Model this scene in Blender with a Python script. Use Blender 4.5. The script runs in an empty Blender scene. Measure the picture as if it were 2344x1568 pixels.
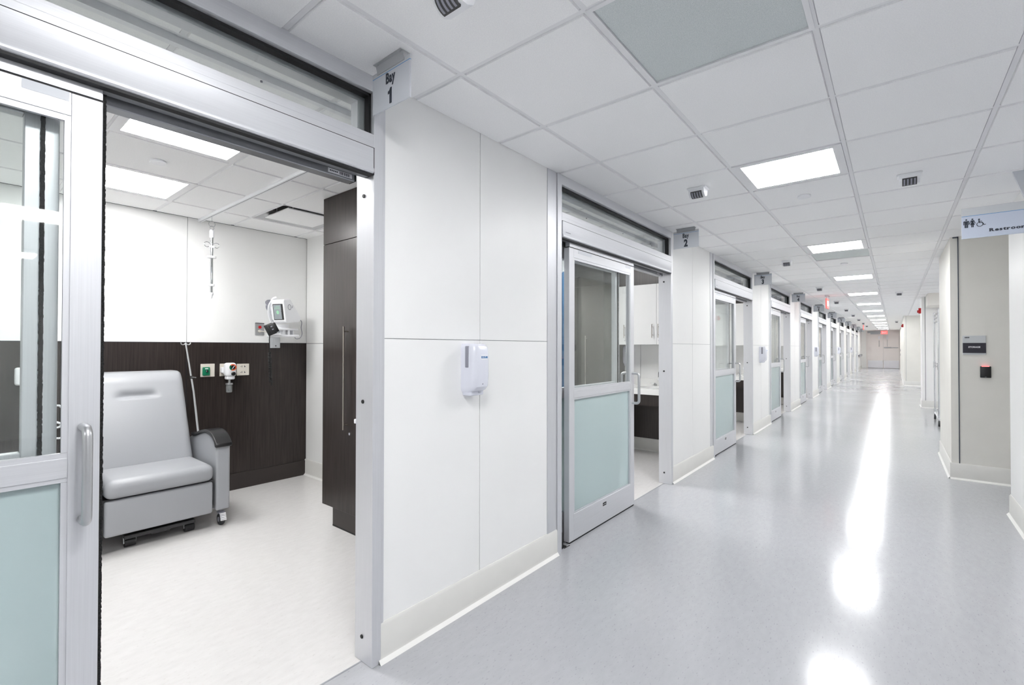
import bpy, bmesh, math, random
from mathutils import Vector, Matrix
random.seed(7)
S = bpy.context.scene
COL = S.collection
PI = math.pi

# ------------------------------------------------------------------ layout (metres; camera stands at x=0, y=0)
WX = -1.746          # face of the bay wall
CZ = 2.542           # ceiling height
CAMZ = 1.371
PER = 3.4707         # bay spacing
NB = 11
BX = -4.93           # back wall of the bays
FJ = -1.812          # joint between corridor floor and bay floor
RX = 0.46            # right corridor wall
YE = 40.0            # end wall
GX0, GY0, GS = -1.4354, 1.417, 0.6096
def JY(n): return 1.1905 + PER * (n - 1)
ORD = ['first', 'second', 'third', 'fourth', 'fifth', 'sixth', 'seventh', 'eighth', 'ninth', 'tenth', 'eleventh', 'twelfth', 'thirteenth', 'fourteenth', 'fifteenth', 'sixteenth']

# ------------------------------------------------------------------ materials
MAT = {}
def new_mat(name):
    m = bpy.data.materials.new(name); m.use_nodes = True
    nt = m.node_tree
    b = nt.nodes.get('Principled BSDF')
    MAT[name] = m
    return m, nt, b
def srgb(r, g, b):
    f = lambda c: (c / 255 / 12.92) if c / 255 <= 0.04045 else ((c / 255 + 0.055) / 1.055) ** 2.4
    return (f(r), f(g), f(b), 1)
def plain(name, col, rough=0.5, metal=0.0, spec=0.5, coat=0.0):
    m, nt, b = new_mat(name)
    b.inputs['Base Color'].default_value = col
    b.inputs['Roughness'].default_value = rough
    b.inputs['Metallic'].default_value = metal
    b.inputs['Specular IOR Level'].default_value = spec
    b.inputs['Coat Weight'].default_value = coat
    return m
def noisy(name, c0, c1, scale, rough, stretch=(1, 1, 1), lo=0.4, hi=0.6, metal=0.0, bump=0.0, detail=3.0, spec=0.5):
    m = plain(name, c0, rough, metal, spec)
    nt = m.node_tree; b = nt.nodes['Principled BSDF']
    tc = nt.nodes.new('ShaderNodeTexCoord'); mp = nt.nodes.new('ShaderNodeMapping')
    mp.inputs['Scale'].default_value = stretch
    nz = nt.nodes.new('ShaderNodeTexNoise'); nz.inputs['Scale'].default_value = scale; nz.inputs['Detail'].default_value = detail
    cr = nt.nodes.new('ShaderNodeValToRGB')
    cr.color_ramp.elements[0].position = lo; cr.color_ramp.elements[0].color = c0
    cr.color_ramp.elements[1].position = hi; cr.color_ramp.elements[1].color = c1
    L = nt.links.new
    L(tc.outputs['Object'], mp.inputs['Vector']); L(mp.outputs['Vector'], nz.inputs['Vector'])
    L(nz.outputs['Fac'], cr.inputs['Fac']); L(cr.outputs['Color'], b.inputs['Base Color'])
    if bump:
        bp = nt.nodes.new('ShaderNodeBump'); bp.inputs['Strength'].default_value = bump; bp.inputs['Distance'].default_value = 0.002
        L(nz.outputs['Fac'], bp.inputs['Height']); L(bp.outputs['Normal'], b.inputs['Normal'])
    return m
noisy('wall_panel', srgb(239, 239, 238), srgb(241, 241, 240), 3, 0.42, lo=0.3, hi=0.7)
noisy('wall_paint', srgb(226, 224, 218), srgb(230, 228, 222), 4, 0.55, lo=0.3, hi=0.7)
plain('reveal', srgb(150, 152, 158), 0.5)
plain('reveal_dark', srgb(70, 76, 88), 0.5)
noisy('tile', srgb(250, 250, 250), srgb(244, 244, 245), 220, 0.9, lo=0.35, hi=0.6, bump=0.08, spec=0.2)
plain('tbar', srgb(232, 232, 234), 0.45)
noisy('wood', (0.018, 0.0135, 0.012, 1), (0.040, 0.031, 0.028, 1), 14, 0.30, stretch=(7, 7, 0.22), lo=0.33, hi=0.68, detail=5, spec=0.38)
plain('wood_base', (0.028, 0.021, 0.019, 1), 0.4)
noisy('aluminium', srgb(213, 214, 218), srgb(219, 220, 224), 9, 0.42, stretch=(30, 30, 0.4), metal=0.5, lo=0.3, hi=0.7)
noisy('aluminium_h', srgb(213, 214, 218), srgb(219, 220, 224), 9, 0.42, stretch=(30, 0.4, 30), metal=0.5, lo=0.3, hi=0.7)
plain('aluminium_dark', srgb(158, 160, 164), 0.32, 0.7)
plain('steel', srgb(200, 201, 203), 0.36, 0.9)
plain('chrome', srgb(225, 226, 228), 0.08, 1.0)
plain('nickel', srgb(190, 182, 172), 0.3, 1.0)
plain('gasket', (0.006, 0.006, 0.007, 1), 0.6)
noisy('brush_pile', (0.004, 0.004, 0.004, 1), (0.02, 0.02, 0.02, 1), 300, 0.95, bump=0.6)
plain('white_plastic', srgb(236, 237, 240), 0.28)
plain('cool_plastic', srgb(222, 224, 234), 0.25)
plain('cream_plastic', srgb(218, 212, 202), 0.4)
plain('grey_plastic', srgb(140, 141, 152), 0.3)
plain('dark_plastic', (0.012, 0.012, 0.013, 1), 0.35)
plain('charcoal', (0.035, 0.035, 0.037, 1), 0.4)
plain('rubber', (0.03, 0.032, 0.035, 1), 0.6)
noisy('vinyl', srgb(160, 162, 166), srgb(162, 164, 168), 300, 0.38, lo=0.3, hi=0.7, bump=0.02)
noisy('base_rubber', srgb(218, 217, 213), srgb(221, 220, 216), 8, 0.38, lo=0.3, hi=0.7)
plain('base_toe', srgb(236, 235, 232), 0.3)  # highlight along the flared toe, put into a lighter colour
plain('sign_grey', srgb(204, 207, 213), 0.45)
plain('sign_clear', srgb(200, 203, 206), 0.3)
plain('sign_blue', srgb(70, 140, 200), 0.4)
plain('sign_dark', srgb(40, 46, 58), 0.5)
plain('sign_pale', srgb(196, 204, 220), 0.4)
plain('plate_black', srgb(40, 38, 50), 0.35)
plain('lettering_white', srgb(240, 240, 245), 0.5)
plain('red_plastic', srgb(190, 20, 26), 0.35)
plain('green_plastic', srgb(0, 120, 84), 0.35)
plain('orange', srgb(226, 96, 50), 0.4)
plain('logo_blue', srgb(40, 120, 180), 0.4)
plain('screen', srgb(150, 158, 162), 0.12)
plain('screen_green', srgb(150, 205, 170), 0.3)
plain('navy', srgb(26, 36, 58), 0.7)
plain('kickplate', srgb(226, 226, 232), 0.25, 0.3)
plain('door_paint', srgb(238, 232, 230), 0.45)
noisy('mesh_grille', srgb(214, 219, 219), srgb(196, 203, 204), 420, 0.6, lo=0.45, hi=0.55, detail=0)
plain('porcelain', srgb(246, 246, 244), 0.15)
plain('curtain_blue', srgb(64, 104, 142), 0.8)
plain('laminate_white', srgb(238, 238, 237), 0.35)

def floor_mat(name, base, fleck, rough, fleck_amt):
    m, nt, b = new_mat(name)
    L = nt.links.new
    tc = nt.nodes.new('ShaderNodeTexCoord')
    mp = nt.nodes.new('ShaderNodeMapping'); mp.inputs['Scale'].default_value = (1.0, 0.34, 1); mp.inputs['Rotation'].default_value = (0, 0, 0.5)
    L(tc.outputs['Object'], mp.inputs['Vector'])
    n1 = nt.nodes.new('ShaderNodeTexNoise'); n1.inputs['Scale'].default_value = 130; n1.inputs['Detail'].default_value = 2
    n2 = nt.nodes.new('ShaderNodeTexNoise'); n2.inputs['Scale'].default_value = 38; n2.inputs['Detail'].default_value = 3
    n3 = nt.nodes.new('ShaderNodeTexNoise'); n3.inputs['Scale'].default_value = 1.3; n3.inputs['Detail'].default_value = 2
    for n in (n1, n2): L(mp.outputs['Vector'], n.inputs['Vector'])
    L(tc.outputs['Object'], n3.inputs['Vector'])
    r1 = nt.nodes.new('ShaderNodeValToRGB'); r1.color_ramp.elements[0].position = 0.62; r1.color_ramp.elements[1].position = 0.76
    r1.color_ramp.elements[0].color = (0, 0, 0, 1)
    r1.color_ramp.elements[1].color = (fleck_amt, fleck_amt, fleck_amt, 1)
    L(n1.outputs['Fac'], r1.inputs['Fac'])
    mx = nt.nodes.new('ShaderNodeMixRGB'); mx.inputs['Color1'].default_value = base; mx.inputs['Color2'].default_value = fleck
    L(r1.outputs['Color'], mx.inputs['Fac'])
    r2 = nt.nodes.new('ShaderNodeMapRange'); r2.inputs['From Min'].default_value = 0.3; r2.inputs['From Max'].default_value = 0.7
    r2.inputs['To Min'].default_value = 0.965; r2.inputs['To Max'].default_value = 1.025
    L(n2.outputs['Fac'], r2.inputs['Value'])
    mul = nt.nodes.new('ShaderNodeMixRGB'); mul.blend_type = 'MULTIPLY'; mul.inputs['Fac'].default_value = 1
    L(mx.outputs['Color'], mul.inputs['Color1']); L(r2.outputs['Result'], mul.inputs['Color2'])
    L(mul.outputs['Color'], b.inputs['Base Color'])
    rr = nt.nodes.new('ShaderNodeMapRange'); rr.inputs['To Min'].default_value = rough * 0.8; rr.inputs['To Max'].default_value = rough * 1.25
    L(n3.outputs['Fac'], rr.inputs['Value']); L(rr.outputs['Result'], b.inputs['Roughness'])
    n4 = nt.nodes.new('ShaderNodeTexNoise'); n4.inputs['Scale'].default_value = 9; n4.inputs['Detail'].default_value = 1
    L(tc.outputs['Object'], n4.inputs['Vector'])
    bp = nt.nodes.new('ShaderNodeBump'); bp.inputs['Strength'].default_value = 0.03; bp.inputs['Distance'].default_value = 0.004
    L(n4.outputs['Fac'], bp.inputs['Height']); L(bp.outputs['Normal'], b.inputs['Normal'])
    b.inputs['Specular IOR Level'].default_value = 0.5
    return m
floor_mat('floor_corridor', srgb(176, 177, 181), srgb(124, 124, 130), 0.155, 0.5)
floor_mat('floor_bay', srgb(218, 216, 215), srgb(180, 172, 168), 0.22, 0.35)

def two_sided_fresnel(nt, ior):
    """same reflectance whether a thin pane's face is met from outside or inside"""
    L = nt.links.new
    ge = nt.nodes.new('ShaderNodeNewGeometry'); mr = nt.nodes.new('ShaderNodeMapRange')
    mr.inputs['To Min'].default_value = ior; mr.inputs['To Max'].default_value = 1 / ior
    fr = nt.nodes.new('ShaderNodeFresnel')
    L(ge.outputs['Backfacing'], mr.inputs['Value']); L(mr.outputs['Result'], fr.inputs['IOR'])
    return fr
def glass_mat(name, tint, refl=1.0):
    m, nt, b = new_mat(name); nt.nodes.remove(b)
    L = nt.links.new
    out = nt.nodes['Material Output']
    tr = nt.nodes.new('ShaderNodeBsdfTransparent'); tr.inputs['Color'].default_value = tint
    gl = nt.nodes.new('ShaderNodeBsdfGlossy'); gl.inputs['Roughness'].default_value = 0.02
    fr = two_sided_fresnel(nt, 1.5)
    mm = nt.nodes.new('ShaderNodeMath'); mm.operation = 'MULTIPLY'; mm.inputs[1].default_value = refl
    mx = nt.nodes.new('ShaderNodeMixShader')
    L(fr.outputs['Fac'], mm.inputs[0]); L(mm.outputs['Value'], mx.inputs['Fac'])
    L(tr.outputs['BSDF'], mx.inputs[1]); L(gl.outputs['BSDF'], mx.inputs[2]); L(mx.outputs['Shader'], out.inputs['Surface'])
    return m
glass_mat('glass', (0.972, 0.99, 0.984, 1), 1.0)
def frost_mat(name):
    m, nt, b = new_mat(name); nt.nodes.remove(b)
    L = nt.links.new
    out = nt.nodes['Material Output']
    rf = nt.nodes.new('ShaderNodeBsdfRefraction'); rf.inputs['Color'].default_value = (0.86, 0.95, 0.95, 1)
    rf.inputs['Roughness'].default_value = 0.18; rf.inputs['IOR'].default_value = 1.12
    tl = nt.nodes.new('ShaderNodeBsdfTranslucent'); tl.inputs['Color'].default_value = (0.84, 0.95, 0.95, 1)
    df = nt.nodes.new('ShaderNodeBsdfDiffuse'); df.inputs['Color'].default_value = (0.80, 0.955, 0.965, 1)
    gl = nt.nodes.new('ShaderNodeBsdfGlossy'); gl.inputs['Roughness'].default_value = 0.06
    fr = two_sided_fresnel(nt, 1.45)
    m1 = nt.nodes.new('ShaderNodeMixShader'); m1.inputs['Fac'].default_value = 0.25
    m2 = nt.nodes.new('ShaderNodeMixShader'); m2.inputs['Fac'].default_value = 0.52
    m3 = nt.nodes.new('ShaderNodeMixShader')
    L(rf.outputs[0], m1.inputs[1]); L(tl.outputs[0], m1.inputs[2])
    L(m1.outputs[0], m2.inputs[1]); L(df.outputs[0], m2.inputs[2])
    L(fr.outputs[0], m3.inputs['Fac']); L(m2.outputs[0], m3.inputs[1]); L(gl.outputs[0], m3.inputs[2])
    L(m3.outputs[0], out.inputs['Surface'])
    return m
frost_mat('frosted_glass')
def emit_mat(name, col, strength):
    m, nt, b = new_mat(name)
    b.inputs['Base Color'].default_value = (0.8, 0.8, 0.8, 1) if strength > 5 else (0.45, 0.03, 0.03, 1)
    b.inputs['Emission Color'].default_value = col
    b.inputs['Emission Strength'].default_value = strength
    return m
emit_mat('lamp_corridor', (0.99, 0.992, 0.99, 1), 42.0)
emit_mat('lamp_bay', (1.0, 0.995, 0.985, 1), 35.0)
emit_mat('exit_red', (1.0, 0.16, 0.14, 1), 1.0)
emit_mat('led_red', (1.0, 0.2, 0.2, 1), 2.0)
def mesh_cloth(name, col, alpha):
    m, nt, b = new_mat(name)
    b.inputs['Base Color'].default_value = col; b.inputs['Roughness'].default_value = 0.8
    tr = nt.nodes.new('ShaderNodeBsdfTransparent'); mx = nt.nodes.new('ShaderNodeMixShader'); mx.inputs['Fac'].default_value = alpha
    L = nt.links.new
    L(tr.outputs[0], mx.inputs[1]); L(b.outputs[0], mx.inputs[2]); L(mx.outputs[0], nt.nodes['Material Output'].inputs['Surface'])
mesh_cloth('curtain_mesh', srgb(220, 224, 226), 0.55)
mesh_cloth('clear_jar', srgb(190, 194, 196), 0.35)

# ------------------------------------------------------------------ mesh helpers
def frame_of(d):
    d = d.normalized()
    a = Vector((0, 0, 1)) if abs(d.z) < 0.9 else Vector((1, 0, 0))
    u = d.cross(a).normalized(); v = d.cross(u).normalized()
    return u, v
class M:
    """collects shapes into ONE mesh; mats = list of material names (slots)"""
    def __init__(s): s.v = []; s.f = []; s.mi = []; s.mats = []; s.cur = 0
    def mat(s, name):
        if name not in s.mats: s.mats.append(name)
        s.cur = s.mats.index(name); return s
    def add(s, vs, fs):
        o = len(s.v); s.v += [tuple(v) for v in vs]
        for f in fs: s.f.append(tuple(i + o for i in f)); s.mi.append(s.cur)
        return s
    def box(s, x0, x1, y0, y1, z0, z1, b=0.0, seg=1, m=None):
        x0, x1 = min(x0, x1), max(x0, x1); y0, y1 = min(y0, y1), max(y0, y1); z0, z1 = min(z0, z1), max(z0, z1)
        if b <= 0:
            vs = [(x, y, z) for x in (x0, x1) for y in (y0, y1) for z in (z0, z1)]
            fs = [(0, 1, 3, 2), (4, 6, 7, 5), (0, 4, 5, 1), (2, 3, 7, 6), (0, 2, 6, 4), (1, 5, 7, 3)]
        else:
            bm = bmesh.new()
            bmesh.ops.create_cube(bm, size=1)
            for v in bm.verts:
                v.co = Vector(((x0 + x1) / 2 + v.co.x * (x1 - x0), (y0 + y1) / 2 + v.co.y * (y1 - y0), (z0 + z1) / 2 + v.co.z * (z1 - z0)))
            bmesh.ops.bevel(bm, geom=list(bm.edges), offset=min(b, 0.49 * min(x1 - x0, y1 - y0, z1 - z0)), segments=seg, affect='EDGES', profile=0.5)
            bm.verts.index_update()
            vs = [v.co.copy() for v in bm.verts]; fs = [[v.index for v in f.verts] for f in bm.faces]; bm.free()
        if m is not None: vs = [m @ Vector(v) for v in vs]
        return s.add(vs, fs)
    def cyl(s, p0, p1, r0, r1=None, n=16, caps=True):
        r1 = r0 if r1 is None else r1
        p0, p1 = Vector(p0), Vector(p1); u, v = frame_of(p1 - p0)
        vs = []
        for p, r in ((p0, r0), (p1, r1)):
            for i in range(n):
                a = 2 * PI * i / n; vs.append(p + u * (r * math.cos(a)) + v * (r * math.sin(a)))
        fs = [(i, (i + 1) % n, n + (i + 1) % n, n + i) for i in range(n)]
        if caps: fs += [tuple(reversed(range(n))), tuple(range(n, 2 * n))]
        return s.add(vs, fs)
    def tube(s, pts, r, n=8, closed=False):
        pts = [Vector(p) for p in pts]; N = len(pts); vs = []; u = None
        for i, p in enumerate(pts):
            if closed: d = pts[(i + 1) % N] - pts[i - 1]
            else: d = pts[min(i + 1, N - 1)] - pts[max(i - 1, 0)]
            d.normalize()
            if u is None: u, _ = frame_of(d)
            u = (u - d * u.dot(d)).normalized(); v = d.cross(u)
            rr = r[i] if isinstance(r, (list, tuple)) else r
            for k in range(n):
                a = 2 * PI * k / n; vs.append(p + u * (rr * math.cos(a)) + v * (rr * math.sin(a)))
        fs = []
        for i in range(N if closed else N - 1):
            j = (i + 1) % N
            for k in range(n): fs.append((i * n + k, i * n + (k + 1) % n, j * n + (k + 1) % n, j * n + k))
        if not closed: fs += [tuple(reversed(range(n))), tuple((N - 1) * n + k for k in range(n))]
        return s.add(vs, fs)
    def prism(s, poly, axis, lo, hi):
        """extrude a 2D outline along an axis ('x': poly is (y,z); 'y': (x,z); 'z': (x,y))"""
        def P(a, b, t): return (t, a, b) if axis == 'x' else ((a, t, b) if axis == 'y' else (a, b, t))
        n = len(poly); vs = [P(a, b, lo) for a, b in poly] + [P(a, b, hi) for a, b in poly]
        fs = [(i, (i + 1) % n, n + (i + 1) % n, n + i) for i in range(n)] + [tuple(reversed(range(n))), tuple(range(n, 2 * n))]
        return s.add(vs, fs)
    def lathe(s, prof, c, axis='z', n=20):
        """prof: list of (r, h) along the axis from point c"""
        c = Vector(c); vs = []
        for r, hh in prof:
            for i in range(n):
                a = 2 * PI * i / n; q = (r * math.cos(a), r * math.sin(a), hh)
                q = Vector(q) if axis == 'z' else (Vector((q[2], q[0], q[1])) if axis == 'x' else Vector((q[0], q[2], q[1])))
                vs.append(c + q)
        fs = []
        for j in range(len(prof) - 1):
            for i in range(n): fs.append((j * n + i, j * n + (i + 1) % n, (j + 1) * n + (i + 1) % n, (j + 1) * n + i))
        fs += [tuple(reversed(range(n))), tuple((len(prof) - 1) * n + i for i in range(n))]
        return s.add(vs, fs)
    def quad(s, a, b, c, d): return s.add([a, b, c, d], [(0, 1, 2, 3)])
    def build(s, name, mat=None, parent=None, smooth=True, m=None, clean=True):
        me = bpy.data.meshes.new(name)
        vs = [m @ Vector(v) for v in s.v] if m is not None else s.v
        me.from_pydata([tuple(v) for v in vs], [], s.f)
        if mat: me.materials.append(MAT[mat])
        else:
            for q in s.mats: me.materials.append(MAT[q])
            me.polygons.foreach_set('material_index', s.mi)
        if clean:
            bm = bmesh.new(); bm.from_mesh(me); bmesh.ops.recalc_face_normals(bm, faces=list(bm.faces)); bm.to_mesh(me); bm.free()
        if smooth:
            me.polygons.foreach_set('use_smooth', [True] * len(me.polygons)); me.set_sharp_from_angle(angle=0.6)
        me.update()
        o = bpy.data.objects.new(name, me); COL.objects.link(o)
        if parent: o.parent = parent
        return o
def tag(o, label=None, cat=None, group=None, kind=None):
    if label: o['label'] = label
    if cat: o['category'] = cat
    if group: o['group'] = group
    if kind: o['kind'] = kind
    return o
def empty(name, loc=(0, 0, 0), rz=0.0):
    o = bpy.data.objects.new(name, None); COL.objects.link(o); o.location = loc; o.rotation_euler = (0, 0, rz); o.empty_display_size = 0.1
    return o
def kids(o): return [c for c in bpy.data.objects if c.parent == o]
def copy_tree(o, parent=None, loc=None, label=None, group=None):
    c = o.copy(); COL.objects.link(c); c.parent = parent
    if loc is not None: c.location = loc
    if label: c['label'] = label
    if group: c['group'] = group
    for ch in kids(o): copy_tree(ch, c)
    return c
def text_mesh(body, size, bold=0.0, sx=1.0, depth=0.0008, spacing=1.0):
    """returns a Mesh of the words: x right, y up, centred"""
    cu = bpy.data.curves.new('t', 'FONT'); cu.body = body; cu.size = size; cu.offset = bold; cu.extrude = depth
    cu.align_x = 'CENTER'; cu.align_y = 'CENTER'; cu.space_character = spacing; cu.resolution_u = 3
    o = bpy.data.objects.new('t', cu); COL.objects.link(o)
    dg = bpy.context.evaluated_depsgraph_get()
    me = bpy.data.meshes.new_from_object(o.evaluated_get(dg))
    bpy.data.objects.remove(o); bpy.data.curves.remove(cu)
    for v in me.vertices: v.co.x *= sx
    return me
FACE_Y = Matrix.Rotation(PI / 2, 4, 'X')                                    # reads from -y
FACE_X = Matrix.Rotation(PI / 2, 4, 'Z') @ Matrix.Rotation(PI / 2, 4, 'X')  # reads from +x
def words(name, body, size, mat, parent, loc, face, **kw):
    me = text_mesh(body, size, **kw); me.name = name
    me.transform(Matrix.Translation(Vector(loc)) @ face)
    me.materials.clear(); me.materials.append(MAT[mat])
    o = bpy.data.objects.new(name, me); COL.objects.link(o); o.parent = parent
    return o
def arc(c, r, a0, a1, n, plane='xz'):
    out = []
    for i in range(n + 1):
        a = a0 + (a1 - a0) * i / n
        p, q = r * math.cos(a), r * math.sin(a)
        out.append({'xz': (c[0] + p, c[1], c[2] + q), 'yz': (c[0], c[1] + p, c[2] + q), 'xy': (c[0] + p, c[1] + q, c[2])}[plane])
    return out
def smooth_path(pts, k=5):
    P = [Vector(q) for q in pts]; out = []
    for i in range(len(P) - 1):
        a, b, c, d = P[max(i - 1, 0)], P[i], P[i + 1], P[min(i + 2, len(P) - 1)]
        for j in range(k):
            t = j / k
            out.append(0.5 * ((2 * b) + (c - a) * t + (2 * a - 5 * b + 4 * c - d) * t * t + (3 * b - a - 3 * c + d) * t * t * t))
    return out + [P[-1]]
def structure(o, label=None, cat=None): return tag(o, label, cat, None, 'structure')

# ------------------------------------------------------------------ floors
m = M(); m.box(FJ, 6.5, -4.2, YE + 0.3, -0.06, 0)
structure(m.build('floor', 'floor_corridor'), 'glossy blue grey flecked vinyl floor of the corridor', 'floor')
m = M(); m.box(BX - 0.1, FJ, -1.2, JY(NB) + 1.5, -0.06, 0)
structure(m.build('floor', 'floor_bay'), 'off-white flecked vinyl floor inside the bays', 'floor')
m = M(); m.box(FJ - 0.004, FJ + 0.004, -1.2, JY(NB), 0.0, 0.0012)
structure(m.build('trim_1', 'reveal'), 'thin seam where grey corridor floor meets white bay floor', 'floor seam')

# ------------------------------------------------------------------ ceilings (tiles proud of the grid)
def grid_ceiling(name, label, xl, yl, x0, x1, y0, y1, skip, low=0.006):
    m = M(); m.mat('tbar')
    for x in xl:
        if x0 - 0.02 < x < x1 + 0.02: m.box(max(x - 0.0102, x0), min(x + 0.0102, x1), y0, y1, CZ, CZ + 0.03)
    for y in yl:
        if y0 - 0.02 < y < y1 + 0.02: m.box(x0, x1, max(y - 0.0102, y0), min(y + 0.0102, y1), CZ + 0.0003, CZ + 0.03)
    for i in range(len(xl) - 1):
        for j in range(len(yl) - 1):
            a, b, c, d = max(xl[i], x0), min(xl[i + 1], x1), max(yl[j], y0), min(yl[j + 1], y1)
            if b - a < 0.01 or d - c < 0.01 or skip((a + b) / 2, (c + d) / 2): continue
            m.mat('tbar'); m.quad((a, c, CZ + 0.006), (a, d, CZ + 0.006), (b, d, CZ + 0.006), (b, c, CZ + 0.006)); m.mat('tile')
            a, b, c, d = max(xl[i] + 0.012, x0), min(xl[i + 1] - 0.012, x1), max(yl[j] + 0.012, y0), min(yl[j + 1] - 0.012, y1)
            if b - a < 0.01 or d - c < 0.01 or skip((a + b) / 2, (c + d) / 2): continue
            z0, z1, e = CZ - low, CZ + 0.006, 0.003
            m.add([(a, c, z1), (b, c, z1), (b, d, z1), (a, d, z1), (a + e, c + e, z0), (b - e, c + e, z0), (b - e, d - e, z0), (a + e, d - e, z0)],
                  [(4, 7, 6, 5), (0, 4, 5, 1), (1, 5, 6, 2), (2, 6, 7, 3), (3, 7, 4, 0)])
    return structure(m.build(name, None, None, smooth=False, clean=False), label, 'ceiling')
LIGHTS_Y = [3.551 + 3.048 * k for k in range(-2, 12)]
GRILLES_Y = [GY0 + GS / 2, 6.6 + 0.61, 10.95 + 0.305]
LX = GX0 + 1.5 * 0.6085
def corridor_skip(x, y):
    if abs(x - LX) < 0.2:
        if any(abs(y - q) < 0.2 for q in LIGHTS_Y + [1.72, 7.21, 11.26]): return True
    if x > 1.6 and y < 1.2 and abs(y - 0.5) < 0.4 and (abs(x - 2.51) < 0.4 or abs(x - 5.07) < 0.4): return True
    return False
xl = [WX - 0.1] + [GX0 + 0.6085 * k for k in range(0, 6)]
yl = [GY0 + GS * k for k in range(-10, 65)]
grid_ceiling('ceiling', 'white tiled suspended ceiling over the corridor', xl, yl, WX, 1.4, -4.2, YE + 0.05, corridor_skip)
xl = [1.4 + 0.0 + 0.6096 * k for k in range(0, 10)]
yl2 = [GY0 + GS * k for k in range(-10, 10)]
grid_ceiling('ceiling', 'white tiled suspended ceiling over the open area beside the corridor', xl, yl2, 1.4, 6.5, -4.2, 6.85, corridor_skip)
RXL = [BX, -4.49, -3.88, -3.27, -2.66, -2.135, -2.075, -1.85]
def bay_ceiling(n):
    j = JY(n)
    yl = [j - 2.06, j - 1.83, j - 1.22, j - 0.61, j, j + 0.61, j + 1.22, j + 1.37]
    def skip(x, y):
        if abs(x + 2.105) < 0.02: return True
        r = y - j
        if -0.61 < r < 0 and (-3.27 < x < -2.66 or -4.49 < x < -3.88): return True
        return -4.49 < x < -3.88 and 0.61 < r < 1.22
    grid_ceiling('ceiling', 'white tiled ceiling inside Bay %d' % n, RXL, yl, BX, -1.86, j - 2.06, j + 1.37, skip)
for n in range(1, NB + 1): bay_ceiling(n)

# ------------------------------------------------------------------ lights
def light_panel(sx, sy, lamp, label, cat, group, loc):
    t = empty('ceiling_light', loc); tag(t, label, cat, group)
    m = M(); w = 0.045; x, y = sx / 2, sy / 2
    for a in ((-x, -x + w, -y, y), (x - w, x, -y, y), (-x + w, x - w, -y, -y + w), (-x + w, x - w, y - w, y)): m.box(*a, -0.006, 0.03)
    m.build('frame', 'tbar', t)
    m = M(); m.box(-x + w, x - w, -y + w, y - w, -0.0045, 0.02)
    m.build('diffuser', lamp, t, smooth=False)
    return t
cl = None
vis = 0
for y in LIGHTS_Y:
    if y < 1: lab = 'square ceiling light panel over the corridor, above the viewer' if y > 0 else 'square ceiling light panel over the corridor, added unseen behind the viewer for lighting'  # the rearmost panel is out of view, added for lighting
    else:
        lab = 'square lit ceiling panel over the corridor, %s along from the Bay 1 end' % ORD[vis]; vis += 1
    if cl is None: cl = light_panel(0.585, 0.587, 'lamp_corridor', lab, 'ceiling light', 'square ceiling lights along the corridor', (LX, y, CZ))
    else: copy_tree(cl, None, (LX, y, CZ), lab)
light_panel(1.0, 0.61, 'lamp_corridor', 'oblong ceiling light of the open area beside the corridor', 'ceiling light', 'lights over the open area', (2.51, 0.6, CZ))
light_panel(0.61, 0.61, 'lamp_corridor', 'square ceiling light of the open area, further from the corridor', 'ceiling light', 'lights over the open area', (5.07, 0.56, CZ))
light_panel(0.61, 0.61, 'lamp_corridor', 'square ceiling light of the open area added unseen behind the viewer for lighting', 'ceiling light', 'lights over the open area', (2.6, -2.4, CZ))  # out of view, added to light the scene
light_panel(0.61, 0.61, 'lamp_corridor', 'square ceiling light of the open area near its far wall', 'ceiling light', 'lights over the open area', (2.6, 3.6, CZ))
bl = None
for n in range(1, NB + 1):
    for x, where in ((-2.965, 'nearer the doors'), (-4.185, 'nearer the back wall')):
        lab = 'square lit ceiling panel inside Bay %d, %s' % (n, where)
        loc = (x, JY(n) - 0.305, CZ)
        if bl is None: bl = light_panel(0.61, 0.61, 'lamp_bay', lab, 'ceiling light', 'square ceiling lights in the bays', loc)
        else: copy_tree(bl, None, loc, lab)

# return-air grilles, sprinkler covers, diffusers
g0 = None
for i, y in enumerate((GY0 + GS / 2 - 0.0, 7.21, 11.26)):
    lab = 'grey perforated return air grille in the corridor ceiling, ' + ['nearest the Bay 1 sign', 'just past the second lit panel', 'just past the third lit panel'][i]
    if g0 is None:
        g0 = empty('air_grille', (LX, y, CZ)); tag(g0, lab, 'air grille', 'perforated air grilles in the corridor ceiling')
        m = M(); x = 0.304
        for a in ((-x, -x + 0.018, -x, x), (x - 0.018, x, -x, x), (-x, x, -x, -x + 0.018), (-x, x, x - 0.018, x)): m.box(*a, -0.005, 0.02)
        m.build('frame', 'tbar', g0)
        m = M(); m.box(-x + 0.02, x - 0.02, -x + 0.02, x - 0.02, 0.002, 0.012)
        # perforations: rows of small slots
        m.build('perforated_face', 'mesh_grille', g0)
    else: copy_tree(g0, None, (LX, y, CZ), lab)
s0 = None
for x, y, lab in ((-0.53, 4.20, 'round white sprinkler cover plate in corridor ceiling past the first lit panel'),
                  (-0.53, 7.9, 'round white sprinkler cover plate in corridor ceiling past the second lit panel'),
                  (-3.575, JY(1) - 0.31, 'round white sprinkler cover plate between the Bay 1 ceiling lights')):
    if s0 is None:
        m = M(); m.lathe([(0.042, 0.0), (0.042, -0.008), (0.044, -0.008), (0.044, -0.013), (0.041, -0.016), (0.0, -0.0165)], (0, 0, 0), 'z', 28)
        s0 = m.build('sprinkler_cover', 'white_plastic'); s0.location = (x, y, CZ - 0.0065); tag(s0, lab, 'sprinkler cover', 'round sprinkler covers')
    else: copy_tree(s0, None, (x, y, CZ - 0.0065), lab)
d0 = None
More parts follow.
